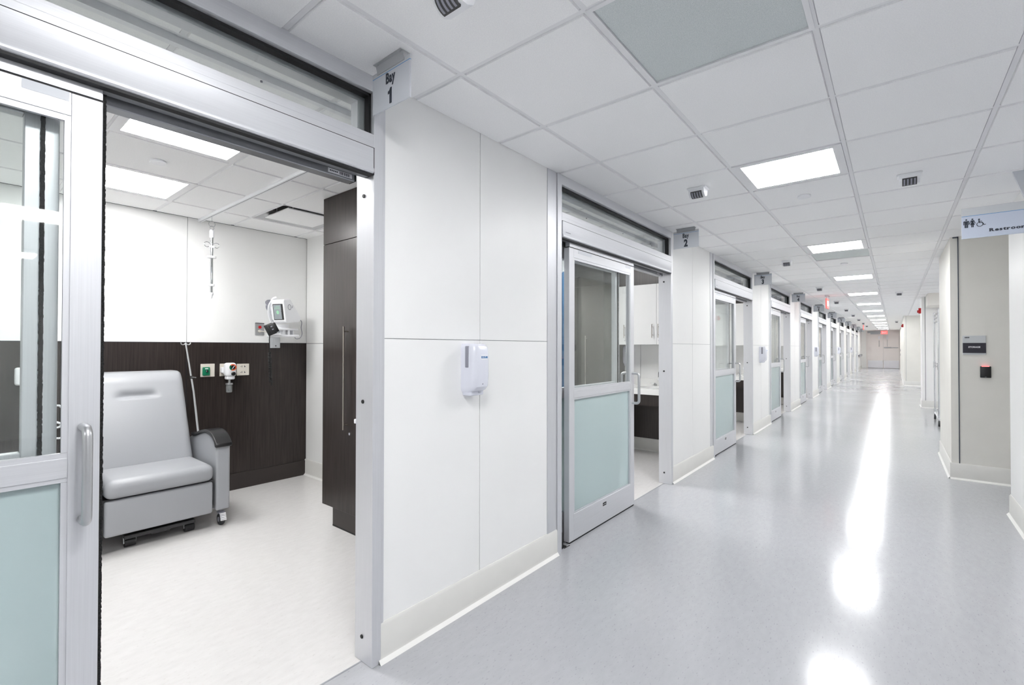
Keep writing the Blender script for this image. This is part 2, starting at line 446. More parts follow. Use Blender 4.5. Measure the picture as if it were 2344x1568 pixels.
for n in range(1, 6):
    lab = 'white square air diffuser with hung plaque in the Bay %d ceiling' % n
    loc = (-4.185, JY(n) + 0.915, CZ)
    if d0 is None:
        d0 = empty('air_diffuser', loc); tag(d0, lab, 'air diffuser', 'air diffusers in the bay ceilings')
        m = M(); w = 0.304; m.mat('tbar')
        for q in ((-w, w, -w, -w + .012), (-w, w, w - .012, w), (-w, -w + .012, -w, w), (w - .012, w, -w, w)): m.box(*q, -0.004, 0.01)
        def rr(half, r, z, n=6):
            out = []
            for cx, cy, a0 in ((half - r, half - r, 0), (-half + r, half - r, PI / 2), (-half + r, -half + r, PI), (half - r, -half + r, 3 * PI / 2)):
                for i in range(n + 1): a = a0 + PI / 2 * i / n; out.append((cx + r * math.cos(a), cy + r * math.sin(a), z))
            return out
        rings = [rr(0.294, 0.004, -0.003), rr(0.284, 0.05, 0.002), rr(0.262, 0.075, 0.022), rr(0.245, 0.085, 0.05), rr(0.238, 0.09, 0.085)]
        n_ = len(rings[0]); m.mat('steel')
        m.add([q for r_ in rings for q in r_], [(i * n_ + k, i * n_ + (k + 1) % n_, (i + 1) * n_ + (k + 1) % n_, (i + 1) * n_ + k) for i in range(4) for k in range(n_)])
        m.build('cone', None, d0, clean=False)
        m = M(); m.box(-0.245, 0.245, -0.245, 0.245, 0.085, 0.10); m.build('throat', 'gasket', d0)
        m = M(); m.box(-0.225, 0.225, -0.225, 0.225, -0.004, 0.008, b=0.005, seg=2); m.build('plaque', 'tile', d0)
        for sx in (-1, 1):
            for sy in (-1, 1): m = M(); m.cyl((sx * .15, sy * .15, 0.007), (sx * .15, sy * .15, 0.086), 0.006, n=8); m.build('hanger', 'tbar', d0)
    else: copy_tree(d0, None, loc, lab)

# ------------------------------------------------------------------ bay wall: piers, baseboards
def pier(y0, y1, seams_y, label, tops=True):
    m = M(); m.mat('reveal'); m.box(WX - 0.11, WX - 0.008, y0, y1, 0, CZ + 0.02)
    ys = [y0] + seams_y + [y1]
    m.mat('wall_panel')
    for i in range(len(ys) - 1):
        a = ys[i] + (0.0025 if i else 0.002); b = ys[i + 1] - (0.0025 if i < len(ys) - 2 else 0.002)
        m.box(WX - 0.012, WX, a, b, 0.15, 1.4075); m.box(WX - 0.012, WX, a, b, 1.4105, CZ + 0.01)
    structure(m.build('wall_left', None, None, smooth=False), label, 'wall')
def baseboard_x(name, xf, y0, y1, sgn, label, h=0.168):
    """run along y; xf = wall face, sgn = direction out of the wall"""
    m = M(); m.mat('base_rubber')
    t = 0.011 * sgn
    prof = [(xf - 0.001 * sgn, 0.0), (xf + t + 0.012 * sgn, 0.0), (xf + t + 0.006 * sgn, 0.006), (xf + t + 0.001 * sgn, 0.018), (xf + t, 0.03), (xf + t * 0.9, h - 0.012), (xf + 0.003 * sgn, h), (xf - 0.001 * sgn, h)]
    m.prism(prof, 'y', y0, y1)
    m.mat('base_toe'); m.prism([(xf + t, 0.0), (xf + t + 0.017 * sgn, 0.0), (xf + t + 0.013 * sgn, 0.005), (xf + t + 0.002 * sgn, 0.017)], 'y', y0, y1)
    structure(m.build(name, None, None), label, 'baseboard')
def baseboard_y(name, yf, x0, x1, sgn, label, h=0.168, mat='base_rubber'):
    m = M(); m.mat(mat); t = 0.011 * sgn
    prof = [(yf - 0.001 * sgn, 0.0), (yf + t + 0.012 * sgn, 0.0), (yf + t + 0.006 * sgn, 0.006), (yf + t + 0.001 * sgn, 0.018), (yf + t, 0.03), (yf + t * 0.9, h - 0.012), (yf + 0.003 * sgn, h), (yf - 0.001 * sgn, h)]
    m.prism([(a, b) for a, b in prof], 'x', x0, x1)
    m.mat('base_toe'); m.prism([(yf + t, 0.0), (yf + t + 0.017 * sgn, 0.0), (yf + t + 0.013 * sgn, 0.005), (yf + t + 0.002 * sgn, 0.017)], 'x', x0, x1)
    structure(m.build(name, None, None), label, 'baseboard')
pier(-4.2, JY(1) - 2.15, [-3.2, -2.1], 'white panelled corridor wall behind the viewer before Bay 1')
baseboard_x('baseboard_left', WX, -4.2, JY(1) - 2.04, 1, 'pale rubber baseboard behind the viewer before Bay 1')
for n in range(1, NB + 1):
    j = JY(n)
    if n < NB:
        pier(j + 0.062, j + 1.32, [j + 0.682], 'white panelled wall between the Bay %d and Bay %d doors' % (n, n + 1))
        baseboard_x('baseboard_left', WX, j + 0.035, j + 1.425, 1, 'pale rubber baseboard between the Bay %d and Bay %d doors' % (n, n + 1))
    else:
        pier(j + 0.062, YE, [j + 1.3, j + 2.5], 'white panelled wall beyond the last bay door')
        baseboard_x('baseboard_left', WX, j + 0.035, YE, 1, 'pale rubber baseboard beyond the last bay door')

# ------------------------------------------------------------------ bay shells
def bay_shell(n):
    j = JY(n)
    y0, y1 = j - 2.055, j + 1.355
    # partition towards the next bay
    m = M(); m.mat('wall_panel'); m.box(BX, WX - 0.112, y1 + 0.004, y1 + 0.056, 0, CZ + 0.02)
    m.mat('reveal_dark'); m.box(BX, WX - 0.112, y1 + 0.002, y1 + 0.004, 0.1, CZ)
    m.mat('wall_panel')
    for a, b in ((BX + 0.007, -4.1), (-4.095, -2.655), (-2.65, WX - 0.112)):
        m.box(a, b, y1 - 0.004, y1 + 0.003, 0.15, 1.406); m.box(a, b, y1 - 0.004, y1 + 0.003, 1.4105, CZ + 0.01)
    m.box(BX, WX - 0.112, y1 + 0.055, y1 + 0.06, 0, CZ + 0.02)
    structure(m.build('wall_partition', None, None, smooth=False), 'white panelled partition between Bay %d and the next' % n, 'wall')
    baseboard_y('baseboard_partition', y1 - 0.004, BX, WX - 0.112, -1, 'pale baseboard along the partition beyond the Bay %d cabinets' % n)
    # back wall
    m = M(); m.mat('reveal_dark'); m.box(BX - 0.1, BX - 0.006, y0 - 0.06, y1 + 0.06, 0, CZ + 0.02)
    ys = [y0 - 0.06, j - 0.98, j + 0.245, y1]
    for i in range(3):
        a, b = ys[i] + 0.002, ys[i + 1] - 0.002
        m.mat('wall_panel'); m.box(BX - 0.01, BX, a, b, 1.4135, CZ - 0.006)
        m.mat('wood'); m.box(BX - 0.01, BX, a, b, 0.1, 1.4085)
    structure(m.build('wall_back', None, None, smooth=False), 'back wall of Bay %d, white above and dark brown wood below' % n, 'wall')
    m = M(); m.box(BX - 0.002, BX + 0.012, y0, y1 - 0.004, 0, 0.155, b=0.002)
    structure(m.build('baseboard_back', 'wood_base'), 'dark brown baseboard at the back wall of Bay %d' % n, 'baseboard')
for n in range(1, NB + 1): bay_shell(n)
j = JY(1)
m = M(); m.box(BX - 0.1, WX - 0.112, j - 2.13, j - 2.06, 0, CZ + 0.02)
structure(m.build('wall_side', 'wall_panel'), 'white side wall of Bay 1 nearest the viewer', 'wall')

# ------------------------------------------------------------------ bay door fronts (local x out of the wall, y=0 at the strike jamb)
OFF = {1: -0.888, 2: -0.81, 3: -0.885}
def front_frame(n):
    t = empty('trim_%d' % (n + 1), (WX, JY(n), 0)); structure(t, 'brushed aluminium door frame around the Bay %d opening' % n, 'door frame')
    m = M()
    m.box(-0.117, 0.012, 0, 0.046, 0, CZ, b=0.0015); m.box(-0.117, 0.004, 0.0475, 0.063, 0, CZ)
    m.build('strike_post', 'aluminium', t)
    m = M()
    m.box(-0.117, 0.012, -2.046, -1.995, 0, CZ, b=0.0015); m.box(-0.117, 0.004, -2.152, -2.048, 0.0, CZ)
    m.build('hinge_post', 'aluminium', t)
    m = M(); m.box(-0.117, 0.012, -1.995, 0, 2.47, CZ, b=0.0015)
    m.box(-0.117, -0.062, -1.995, 0, 2.445, 2.4705)
    m.build('head_rail', 'aluminium_h', t)
    m = M(); m.box(-0.117, 0.012, -1.995, 0, 2.2265, 2.286, b=0.0015); m.box(-0.05, 0.0128, -1.995, 0, 2.252, 2.2535)
    m.build('transom_rail', 'aluminium_h', t)
    m = M(); m.mat('aluminium_h')
    pr = [(-0.055, 2.119), (-0.055, 2.2235), (0.018, 2.2235), (0.018, 2.140), (0.022, 2.132), (0.022, 2.122), (0.018, 2.117), (0.010, 2.1145)]
    m.prism(pr, 'y', -1.993, -0.006)
    m.mat('gasket'); m.box(-0.014, 0.013, -1.993, -0.006, 2.107, 2.1145); m.mat('aluminium_dark'); m.box(-0.05, -0.015, -1.993, -0.006, 2.110, 2.118); m.mat('gasket'); m.box(-0.05, 0.016, -0.006, -0.001, 2.11, 2.2265); m.box(-0.05, 0.0165, -1.993, -0.001, 2.2235, 2.2268)
    m.build('header_cover', None, t)
    m = M(); m.mat('aluminium_dark')
    m.box(-0.114, -0.062, -1.993, -0.045, 2.086, 2.2265, b=0.003); m.box(-0.062, -0.056, -1.993, -0.045, 2.128, 2.138)
    m.mat('gasket'); m.box(-0.112, -0.06, -0.045, -0.040, 2.088, 2.15)
    m.build('track', None, t)
    # screw bumpers in the strike jamb
    m = M()
    for z in (2.035, 1.132, 0.11): m.cyl((-0.062, 0.004, z), (-0.062, -0.004, z), 0.010, 0.008, n=12)
    m.build('bumper', 'gasket', t)
    m = M(); m.box(-0.128, -0.117, -0.004, 0.012, 1.03, 1.05, b=0.003); m.build('latch_bumper', 'white_plastic', t)
    m = M(); m.box(-0.006, -0.0035, -1.94, -1.87, 0, 0.004); m.box(-0.07, -0.012, -1.99, -1.90, 0, 0.006); m.box(-0.055, -0.02, -1.965, -1.925, 0.006, 0.10, b=0.004)
    m.build('floor_guide', 'gasket', t)
    # maker plate printing, unreadable in the photo: two short rows
    m = M()
    for k in range(7): m.box(0.018, 0.0184, -1.955 + k * 0.009, -1.949 + k * 0.009, 2.151, 2.156)
    m.build('maker_mark', 'grey_plastic', t)
    if n <= 2:
        m = M(); m.mat('lettering_white'); m.box(-0.0615, -0.0609, -0.17, -0.06, 2.094, 2.112)
        m.mat('sign_dark')
        for k in range(5): m.box(-0.061, -0.0604, -0.162 + k * .0075, -0.157 + k * .0075, 2.101, 2.106)
        for k in range(14): m.box(-0.061, -0.0604, -0.118 + k * .0036, -0.118 + k * .0036 + random.choice((.001, .002, .0025)), 2.097, 2.109)
        m.build('barcode_sticker', None, t)
    # transom window
    w = empty('window_%d' % (2 * n - 1), (WX, JY(n), 0)); structure(w, 'narrow transom window above the Bay %d doors' % n, 'window')
    m = M(); m.box(-0.0525, -0.0465, -1.99, -0.001, 2.282, 2.474); m.build('pane', 'glass', w)
    m = M()
    m.box(-0.046, -0.012, -1.994, -0.002, 2.4575, 2.4695); m.box(-0.046, -0.012, -0.010, -0.0005, 2.287, 2.4695); m.box(-0.046, -0.012, -1.9945, -1.986, 2.287, 2.4695)
    m.build('gasket', 'gasket', w)
    m = M()
    m.box(-0.112, -0.062, -0.034, -0.001, 2.287, 2.445); m.box(-0.112, -0.062, -1.994, -1.96, 2.287, 2.445)
    m.build('inner_stop', 'aluminium', w)
    # fixed sidelight
    s = empty('window_%d' % (2 * n), (WX, JY(n), 0)); structure(s, 'fixed glazed sidelight behind the Bay %d sliding door' % n, 'window')
    xa, xb = -0.112, -0.074
    m = M(); m.box(xa, xb, -1.993, -1.955, 0.01, 2.085, b=0.002); m.box(xa, xb, -1.040, -0.970, 0.01, 2.085, b=0.002)
    m.box(xa, xb, -1.955, -1.040, 1.01, 1.085, b=0.002); m.box(xa, xb, -1.955, -1.040, 0.01, 0.21, b=0.002); m.box(xa, xb, -1.955, -1.040, 2.0, 2.085, b=0.002)
    m.build('frame', 'aluminium', s)
    m = M(); m.box(-0.096, -0.09, -1.957, -1.038, 1.08, 2.005); m.build('upper_pane', 'glass', s)
    m = M(); m.box(-0.096, -0.09, -1.957, -1.038, 0.205, 1.015); m.build('frosted_pane', 'frosted_glass', s)
    m = M(); pile(m, -0.074, -0.066, -1.009, -1.000, 0.02, 2.08); m.build('brush_seal', 'brush_pile', s)
def pile(m, x0, x1, y0, y1, z0, z1, dy=0.0006, step=0.007):
    """fuzzy pile strip: a stack of slightly uneven tufts"""
    z = z0
    while z < z1:
        z2 = min(z + step * random.uniform(.6, 1.4), z1)
        m.box(x0, x1 + random.uniform(-.001, .001), y0 + random.uniform(-dy, dy), y1 + random.uniform(-dy, dy), z, z2); z = z2
def slide_door(n):
    off = OFF.get(n, -0.92)
    t = empty('door_%d' % n, (WX, JY(n) + off, 0)); structure(t, 'half open aluminium framed glass sliding door of Bay %d' % n, 'sliding door')
    xa, xb = -0.058, -0.014          # local y: 0 = leading edge, -1.052 = trailing edge
    m = M(); m.mat('aluminium')
    m.box(xa, xb, -0.067, 0, 0.012, 2.072, b=0.0015); m.box(xa, xb, -1.052, -0.99, 0.012, 2.072, b=0.0015)
    for z0, z1 in ((0.2065, 0.9995), (1.0805, 1.9915)): m.box(-0.030, xb - 0.003, -0.080, -0.066, z0, z1); m.box(-0.030, xb - 0.003, -0.991, -0.977, z0, z1)
    m.mat('aluminium_h')
    m.box(xa, xb, -0.99, -0.067, 1.012, 1.066, b=0.001); m.box(-0.030, xb - 0.003, -0.991, -0.066, 1.000, 1.080)
    m.box(xa, xb, -0.99, -0.067, 0.012, 0.196, b=0.001); m.box(-0.030, xb - 0.003, -0.991, -0.066, 0.19, 0.206)
    m.box(xa, xb, -0.99, -0.067, 2.008, 2.072, b=0.001); m.box(-0.030, xb - 0.003, -0.991, -0.066, 1.992, 2.01)
    m.build('frame', None, t)
    m = M(); m.box(-0.037, -0.031, -0.988, -0.068, 1.068, 2.006); m.build('upper_pane', 'glass', t)
    m = M(); m.box(-0.037, -0.031, -0.988, -0.068, 0.198, 1.010); m.build('frosted_pane', 'frosted_glass', t)
    m = M(); m.mat('aluminium_h'); m.box(-0.05, xb - 0.001, -1.045, -0.001, 2.078, 2.109)
    m.mat('gasket'); m.box(-0.05, xb - 0.004, -1.05, 0.002, 2.072, 2.078)
    m.build('carrier', None, t)
    m = M(); m.mat('sign_grey'); m.box(xb, xb + 0.0008, -0.163, -0.071, 2.046, 2.0715); m.box(xb, xb + 0.0008, -0.93, -0.74, 2.046, 2.0715)
    m.build('access_plate', None, t)
    m = M(); m.mat('gasket'); m.box(xb, xb + 0.001, -0.565, -0.510, 0.140, 0.165)
    m.mat('aluminium'); m.box(xb + 0.0009, xb + 0.0013, -0.560, -0.515, 0.150, 0.154)
    m.build('maker_label', None, t)
    m = M(); pile(m, -0.050, -0.022, -0.002, 0.0085, 0.014, 2.10, dy=0.0007); m.build('brush_seal', 'brush_pile', t)
    m = M(); m.box(-0.046, -0.018, -1.04, -0.004, 0.0, 0.013); m.build('floor_brush', 'brush_pile', t)
    y = -0.036; x0, x1 = xb - 0.001, xb + 0.062; R = 0.024
    pts = [(x0, y, 0.892)] + arc((x1 - R, y, 0.892 + R), R, -PI / 2, 0, 5) + arc((x1 - R, y, 1.148 - R), R, 0, PI / 2, 5) + [(x0, y, 1.148)]
    m = M(); m.tube(pts, 0.0115, 12); m.build('pull_handle', 'steel', t)
    # matching pull on the room side
    x0, x1 = xa + 0.001, xa - 0.055
    pts = [(x0, y, 0.892)] + [(x1 + R + R * math.cos(q), y, 0.892 + R + R * math.sin(q)) for q in [-PI / 2 - PI / 2 * i / 5 for i in range(6)]] + [(x1 + R + R * math.cos(q), y, 1.148 - R + R * math.sin(q)) for q in [PI - PI / 2 * i / 5 for i in range(6)]] + [(x0, y, 1.148)]
    m = M(); m.tube(pts, 0.0115, 12); m.build('pull_handle', 'steel', t)
    return t
for n in range(1, NB + 1):
    front_frame(n); slide_door(n)

# ------------------------------------------------------------------ bay signs
def bay_sign(n):
    y = JY(n) - 0.03
    t = empty('bay_sign', (-1.575, y, 0)); tag(t, 'grey hanging sign reading Bay %d beside its sliding door' % n, 'sign', 'bay number signs under the ceiling')
    m = M(); m.box(-0.122, 0.122, -0.003, 0.003, 2.343, 2.490); m.build('panel', 'sign_grey', t)
    m = M(); m.box(-0.122, 0.122, -0.003, 0.003, 2.4925, 2.512); m.build('clear_strip', 'sign_clear', t)
    m = M(); m.box(-0.122, 0.122, -0.0032, 0.0032, 2.490, 2.4925); m.build('blue_line', 'sign_blue', t)
    words('lettering', 'Bay', 0.060, 'sign_dark', t, (-0.002, -0.0035, 2.462), FACE_Y, bold=0.0016, sx=0.66, spacing=1.08)
    if '1' in str(n):
        m = M()
        xs = [0.0] if n == 1 else ([-0.024] if n == 10 else [-0.019, 0.019])
        for x in xs: m.prism([(x + 0.008, 2.357), (x + 0.008, 2.421), (x - 0.0005, 2.421), (x - 0.007, 2.411), (x - 0.0165, 2.4075), (x - 0.0165, 2.397), (x - 0.0055, 2.399), (x - 0.0055, 2.357)], 'y', -0.0043, -0.0029)
        m.build('number', 'sign_dark', t)
        if n == 10: words('number', '0', 0.092, 'sign_dark', t, (0.017, -0.0035, 2.388), FACE_Y, bold=0.0048, sx=0.62)
    else: words('number', str(n), 0.092, 'sign_dark', t, (0.0, -0.0035, 2.388), FACE_Y, bold=0.0048, sx=0.74)
    m = M()
    m.box(-0.09, 0.09, -0.024, 0.024, CZ - 0.009, CZ - 0.006)
    m.prism([(-0.012, CZ - 0.009), (0.012, CZ - 0.009), (0.006, CZ - 0.030), (0.006, 2.500), (-0.006, 2.500), (-0.006, CZ - 0.030)], 'x', -0.088, 0.088)
    for sx in (-0.07, 0.07): m.cyl((sx, -0.016, CZ - 0.011), (sx, -0.016, CZ - 0.008), 0.004, n=8)
    m.build('bracket', 'aluminium_dark' if n > 1 else 'steel', t)
for n in range(1, NB + 1): bay_sign(n)

# ------------------------------------------------------------------ motion sensors on the ceiling
ms = None
def sensor(loc, lab):
    global ms
    if ms is not None: return copy_tree(ms, None, loc, lab)
    ms = empty('motion_sensor', loc); tag(ms, lab, 'sensor', 'white ceiling motion sensors')
    m = M(); z = CZ - 0.006
    m.box(-0.066, 0.066, -0.045, 0.055, -0.012, 0, b=0.004, seg=2)
    # sloped body with bulging front
    pr = [(-0.043, -0.012), (0.053, -0.012), (0.040, -0.052), (0.012, -0.066), (-0.012, -0.066), (-0.036, -0.045)]
    m.prism(pr, 'x', -0.054, 0.054)
    m.build('housing', 'white_plastic', ms)
    m = M()
    lens = []
    for i in range(9):
        a = PI * 1.04 + (PI * 0.44) * i / 8
        lens.append((0.0 + 0.050 * math.cos(a), -0.028 + 0.046 * math.sin(a)))
    lens += [(0.0, -0.03)]
    m.prism(lens, 'x', -0.038, 0.038)
    m.build('lens', 'charcoal', ms)
    m = M()
    for k in range(4):
        x = -0.027 + k * 0.018
        rib = [(p[0] * 1.02, p[1] * 1.012) for p in lens[1:8]] + [(0, -0.03)]
        m.prism(rib, 'x', x - 0.0042, x + 0.0042)
    m.build('lens_rib', 'grey_plastic', ms)
    return ms
for i, y in enumerate((1.06, 3.52, 7.2, 10.75, 14.2, 17.3, 20.3, 23.7, 27.2, 30.8)):
    sensor((-1.11, y, CZ - 0.006), 'white motion sensor on the ceiling beside the bay signs, %s along' % ORD[i])
for i, y in enumerate((4.13, 12.7, 26.4)):
    sensor((0.085, y, CZ - 0.006), 'white motion sensor on the ceiling away from the bays, %s along' % ORD[i])

# ------------------------------------------------------------------ hand sanitiser dispensers
dp = None
for i, n in enumerate((1, 3, 5, 7, 9)):
    loc = (WX, JY(n) + 0.598, 1.12)
    lab = 'white hand sanitiser dispenser on the wall between the Bay %d and Bay %d doors' % (n, n + 1)
    if dp: copy_tree(dp, None, loc, lab); continue
    dp = empty('dispenser', loc); tag(dp, lab, 'dispenser', 'hand sanitiser dispensers along the corridor')
    m = M()
    def ring(z, w, d, r):
        pts = [(0.0, -w)]
        for k in range(7):
            a = -PI / 2 + (PI / 2) * k / 6; pts.append((d - r + r * math.cos(a), -w + r + r * math.sin(a)))
        for k in range(7):
            a = (PI / 2) * k / 6; pts.append((d - r + r * math.cos(a), w - r + r * math.sin(a)))
        pts.append((0.0, w))
        return [(x, y, z) for x, y in pts]
    rings = [ring(0.018, .054, .055, .02), ring(0.030, .058, .080, .028), ring(0.048, .060, .098, .032), ring(0.10, .061, .103, .034), ring(0.20, .061, .103, .034), ring(0.250, .060, .098, .034), ring(0.264, .056, .088, .034), ring(0.270, .050, .070, .03)]
    N = len(rings[0]); vs = [p for r in rings for p in r]; fs = []
    for a in range(len(rings) - 1):
        for k in range(N): fs.append((a * N + k, a * N + (k + 1) % N, (a + 1) * N + (k + 1) % N, (a + 1) * N + k))
    fs += [tuple(range(N)), tuple((len(rings) - 1) * N + k for k in range(N))]
    m.add(vs, fs); m.build('body', 'cool_plastic', dp)
    m = M(); m.box(0.0, 0.06, -0.05, 0.05, 0.0, 0.022, b=0.006, seg=2); m.cyl((0.06, 0.02, 0.032), (0.06, 0.02, 0.012), 0.012, 0.009, n=14)
    m.build('drip_nozzle', 'cool_plastic', dp)
    m = M(); m.box(0.030, 0.058, -0.0635, -0.0500, 0.145, 0.258, b=0.006, seg=3); m.build('level_window', 'grey_plastic', dp)
    m = M(); m.mat('lettering_white'); m.box(0.1028, 0.1038, -0.018, 0.032, 0.186, 0.212, b=0.0004)
    m.build('badge', None, dp)
    words('badge_lettering', 'ECOLAB', 0.0145, 'logo_blue', dp, (0.1042, 0.007, 0.199), FACE_X, bold=0.0004, sx=0.86)
    m = M(); m.cyl((0.1025, -0.004, 0.062), (0.104, -0.004, 0.062), 0.0035, n=10); m.build('lock', 'grey_plastic', dp)

# ------------------------------------------------------------------ right side of the corridor
RB = 'pale rubber baseboard '
m = M(); m.box(0.738, 6.5, 4.78, 5.6, 0, CZ + 0.02)
structure(m.build('wall_right', 'wall_panel'), 'pale wall end nearest the viewer on the right, under the Restroom sign', 'wall')
baseboard_x('baseboard_right', 0.738, 4.78, 5.6, -1, RB + 'on the nearest wall end on the right')
m = M(); m.mat('wall_paint'); m.box(RX, 2.6, 6.76, 8.3, 0, CZ + 0.02)
m.mat('reveal_dark'); m.box(RX + 0.058, RX + 0.066, 6.755, 6.76, 0.168, CZ); m.box(RX + 0.02, RX + 0.066, 6.755, 6.76, CZ - 0.02, CZ - 0.006)
structure(m.build('wall_right', None, None), 'beige wall carrying the storage sign, facing the viewer', 'wall')
baseboard_y('baseboard_right', 6.76, RX - 0.012, 2.6, -1, RB + 'under the storage sign')
baseboard_x('baseboard_right', RX, 6.76, 8.3, -1, RB + 'along the corridor past the storage sign')
m = M(); m.box(2.5, 2.6, 5.6, 6.76, 0, CZ + 0.02)
structure(m.build('wall_right', 'wall_panel'), 'wall closing the alcove under the storage sign side', 'wall')
m = M(); m.box(0.98, 1.08, 8.3, 14.3, 0, CZ + 0.02)
structure(m.build('wall_right', 'wall_panel'), 'white wall set back behind the chrome cart', 'wall')
m = M(); m.mat('wall_panel'); m.box(0.49, 1.08, 14.3, 14.95, 0, CZ + 0.02)
m.mat('reveal_dark'); m.box(0.545, 0.552, 14.296, 14.3, 0.17, CZ)
structure(m.build('wall_right', None, None), 'pale wall end beyond the chrome cart with the red alarm', 'wall')
baseboard_y('baseboard_right', 14.3, 0.48, 1.0, -1, RB + 'on the wall end beyond the chrome cart')
baseboard_x('baseboard_right', 0.49, 14.3, 14.95, -1, RB + 'on the corridor face of the wall end with the alarm')
m = M(); m.box(1.0, 1.08, 14.95, 22.3, 0, CZ + 0.02)
structure(m.build('wall_right', 'wall_panel'), 'white wall set back between the two farther wall ends', 'wall')
m = M(); m.mat('wall_paint'); m.box(0.28, 1.08, 22.3, YE, 0, CZ + 0.02); m.mat('reveal'); m.box(0.33, 0.336, 22.296, 22.3, 0.17, CZ)
structure(m.build('wall_right', None, None), 'farthest pale wall block near the end doors', 'wall')
baseboard_y('baseboard_right', 22.3, 0.27, 1.0, -1, RB + 'on the farthest wall block')
baseboard_x('baseboard_right', 0.28, 22.3, YE, -1, RB + 'along the farthest wall beside the end doors')
m = M(); m.box(0.56, 0.98, 13.4, 14.3, CZ - 0.26, CZ)
structure(m.build('trim_20', 'wall_paint'), 'pale soffit box under the ceiling beyond the chrome cart', 'soffit')
# shell behind the viewer and round the open area
for nm, a, lab in (('wall_rear', (WX - 0.1, 6.5, -4.3, -4.2, 0, CZ + 0.02), 'white wall behind the viewer'), ('wall_far_right', (6.5, 6.6, -4.3, 5.6, 0, CZ + 0.02), 'white wall of the open area beside the corridor')):
    m = M(); m.box(*a); structure(m.build(nm, 'wall_panel'), lab, 'wall')

# end wall and double doors
m = M(); m.box(WX - 0.1, 1.1, YE, YE + 0.2, 0, CZ + 0.02)
structure(m.build('wall_end', 'wall_panel'), 'end wall of the corridor around the double doors', 'wall')
dx = -0.575
for k, (a, b, lab) in enumerate(((-1.41, dx - 0.006, 'far end corridor door with dark overhead closer'), (dx + 0.006, 0.255, 'far end corridor door with the long push bar'))):
    t = empty('door_%d' % (20 + k), ((a + b) / 2, YE, 0)); structure(t, lab, 'door')
    w = (b - a) / 2
    m = M(); m.box(-w, w, -0.05, -0.004, 0.01, 2.50, b=0.003); m.build('leaf', 'door_paint', t)
    m = M(); m.box(-w + 0.02, w - 0.02, -0.053, -0.05, 0.02, 0.52); m.build('kick_plate', 'kickplate', t)
    s = 1 if k == 0 else -1
    m = M(); m.box(s * (w - 0.21) - 0.05, s * (w - 0.21) + 0.05, -0.052, -0.049, 1.95, 2.15); m.build('vision_pane', 'lettering_white', t)  # bright reflection on the door glass put into opaque white
    if k == 0:
        m = M(); m.box(-w + 0.16, w - 0.14, -0.10, -0.05, 2.28, 2.36, b=0.006); m.box(-w, w - 0.02, -0.06, -0.05, 2.36, 2.50); m.build('closer', 'aluminium_dark', t)
        m = M(); m.cyl((w - 0.21, -0.10, 1.45), (w - 0.21, -0.10, 1.85), 0.014, n=10); m.box(w - 0.23, w - 0.19, -0.1, -0.05, 1.45, 1.48); m.box(w - 0.23, w - 0.19, -0.1, -0.05, 1.82, 1.85); m.build('pull_handle', 'aluminium_dark', t)
    else:
        m = M(); m.box(-w + 0.03, w - 0.05, -0.10, -0.055, 1.36, 1.40, b=0.004); m.box(-w + 0.03, -w + 0.42, -0.11, -0.05, 1.35, 1.41, b=0.004); m.build('push_bar', 'aluminium_dark', t)
        m = M(); m.cyl((-w + 0.21, -0.075, 1.45), (-w + 0.21, -0.075, 1.9), 0.010, n=10); m.build('vertical_rod', 'steel', t)
m = M()
for a in ((-1.48, -1.415, YE - 0.03, YE + 0.01, 0, 2.53), (0.26, 0.30, YE - 0.03, YE + 0.01, 0, 2.53), (-1.415, 0.26, YE - 0.03, YE + 0.01, 2.503, 2.54)): m.box(*a)
structure(m.build('trim_21', 'door_paint'), 'pale frame of the far end double doors', 'door frame')

# exit signs
def exit_sign(loc, rz, lab):
    t = empty('exit_sign', loc, rz); tag(t, lab, 'exit sign', 'red exit signs along the ceiling')
    m = M(); m.box(-0.17, 0.17, -0.012, 0.012, -0.29, -0.07, b=0.003); m.build('panel', 'exit_red', t)
    words('lettering', 'EXIT', 0.16, 'lettering_white', t, (0, -0.014, -0.185), FACE_Y, bold=0.004, sx=0.8)
    m = M(); m.box(-0.15, 0.15, -0.03, 0.03, -0.03, 0, b=0.004); m.cyl((0, 0, -0.07), (0, 0, -0.03), 0.012, n=10); m.build('mount', 'steel', t)
exit_sign((-1.16, 12.62, CZ - 0.006), PI / 2 * 0.98, 'red exit sign seen edge-on under the ceiling near the Bay 4 sign')
exit_sign((-1.16, 28.6, CZ - 0.006), PI / 2 * 0.98, 'red exit sign seen edge-on farther along near the Bay 8 sign')
exit_sign((-0.5, 38.6, CZ - 0.006), 0, 'red exit sign facing the viewer above the far end doors')

# red alarm devices on the right
def alarm(loc, lab):
    t = empty('fire_alarm', loc); tag(t, lab, 'fire alarm', 'red wall fire alarms')
    m = M(); m.box(-0.045, 0.002, -0.05, 0.05, -0.062, 0.062, b=0.001); m.build('housing', 'red_plastic', t)
    m = M(); m.box(-0.068, -0.04, -0.025, 0.025, -0.045, 0.015, b=0.006); m.build('strobe', 'red_plastic', t)
    m = M(); m.box(-0.0465, -0.0445, -0.035, 0.035, 0.024, 0.048); m.build('lettering_plate', 'lettering_white', t)
alarm((0.49, 14.62, 2.24), 'red fire alarm on the wall end just beyond the chrome cart')
alarm((0.28, 24.0, 2.24), 'red fire alarm on the farthest wall block')
# small grey wall plates by the end doors
for z, lab in ((1.22, 'upper small grey wall plate beside the end doors'), (0.98, 'lower small grey wall plate beside the end doors')):
    m = M(); m.box(-0.012, 0, -0.05, 0.05, -0.06, 0.06, b=0.003); o = m.build('wall_plate', 'grey_plastic'); o.location = (0.28, 35.5, z); tag(o, lab, 'wall plate')

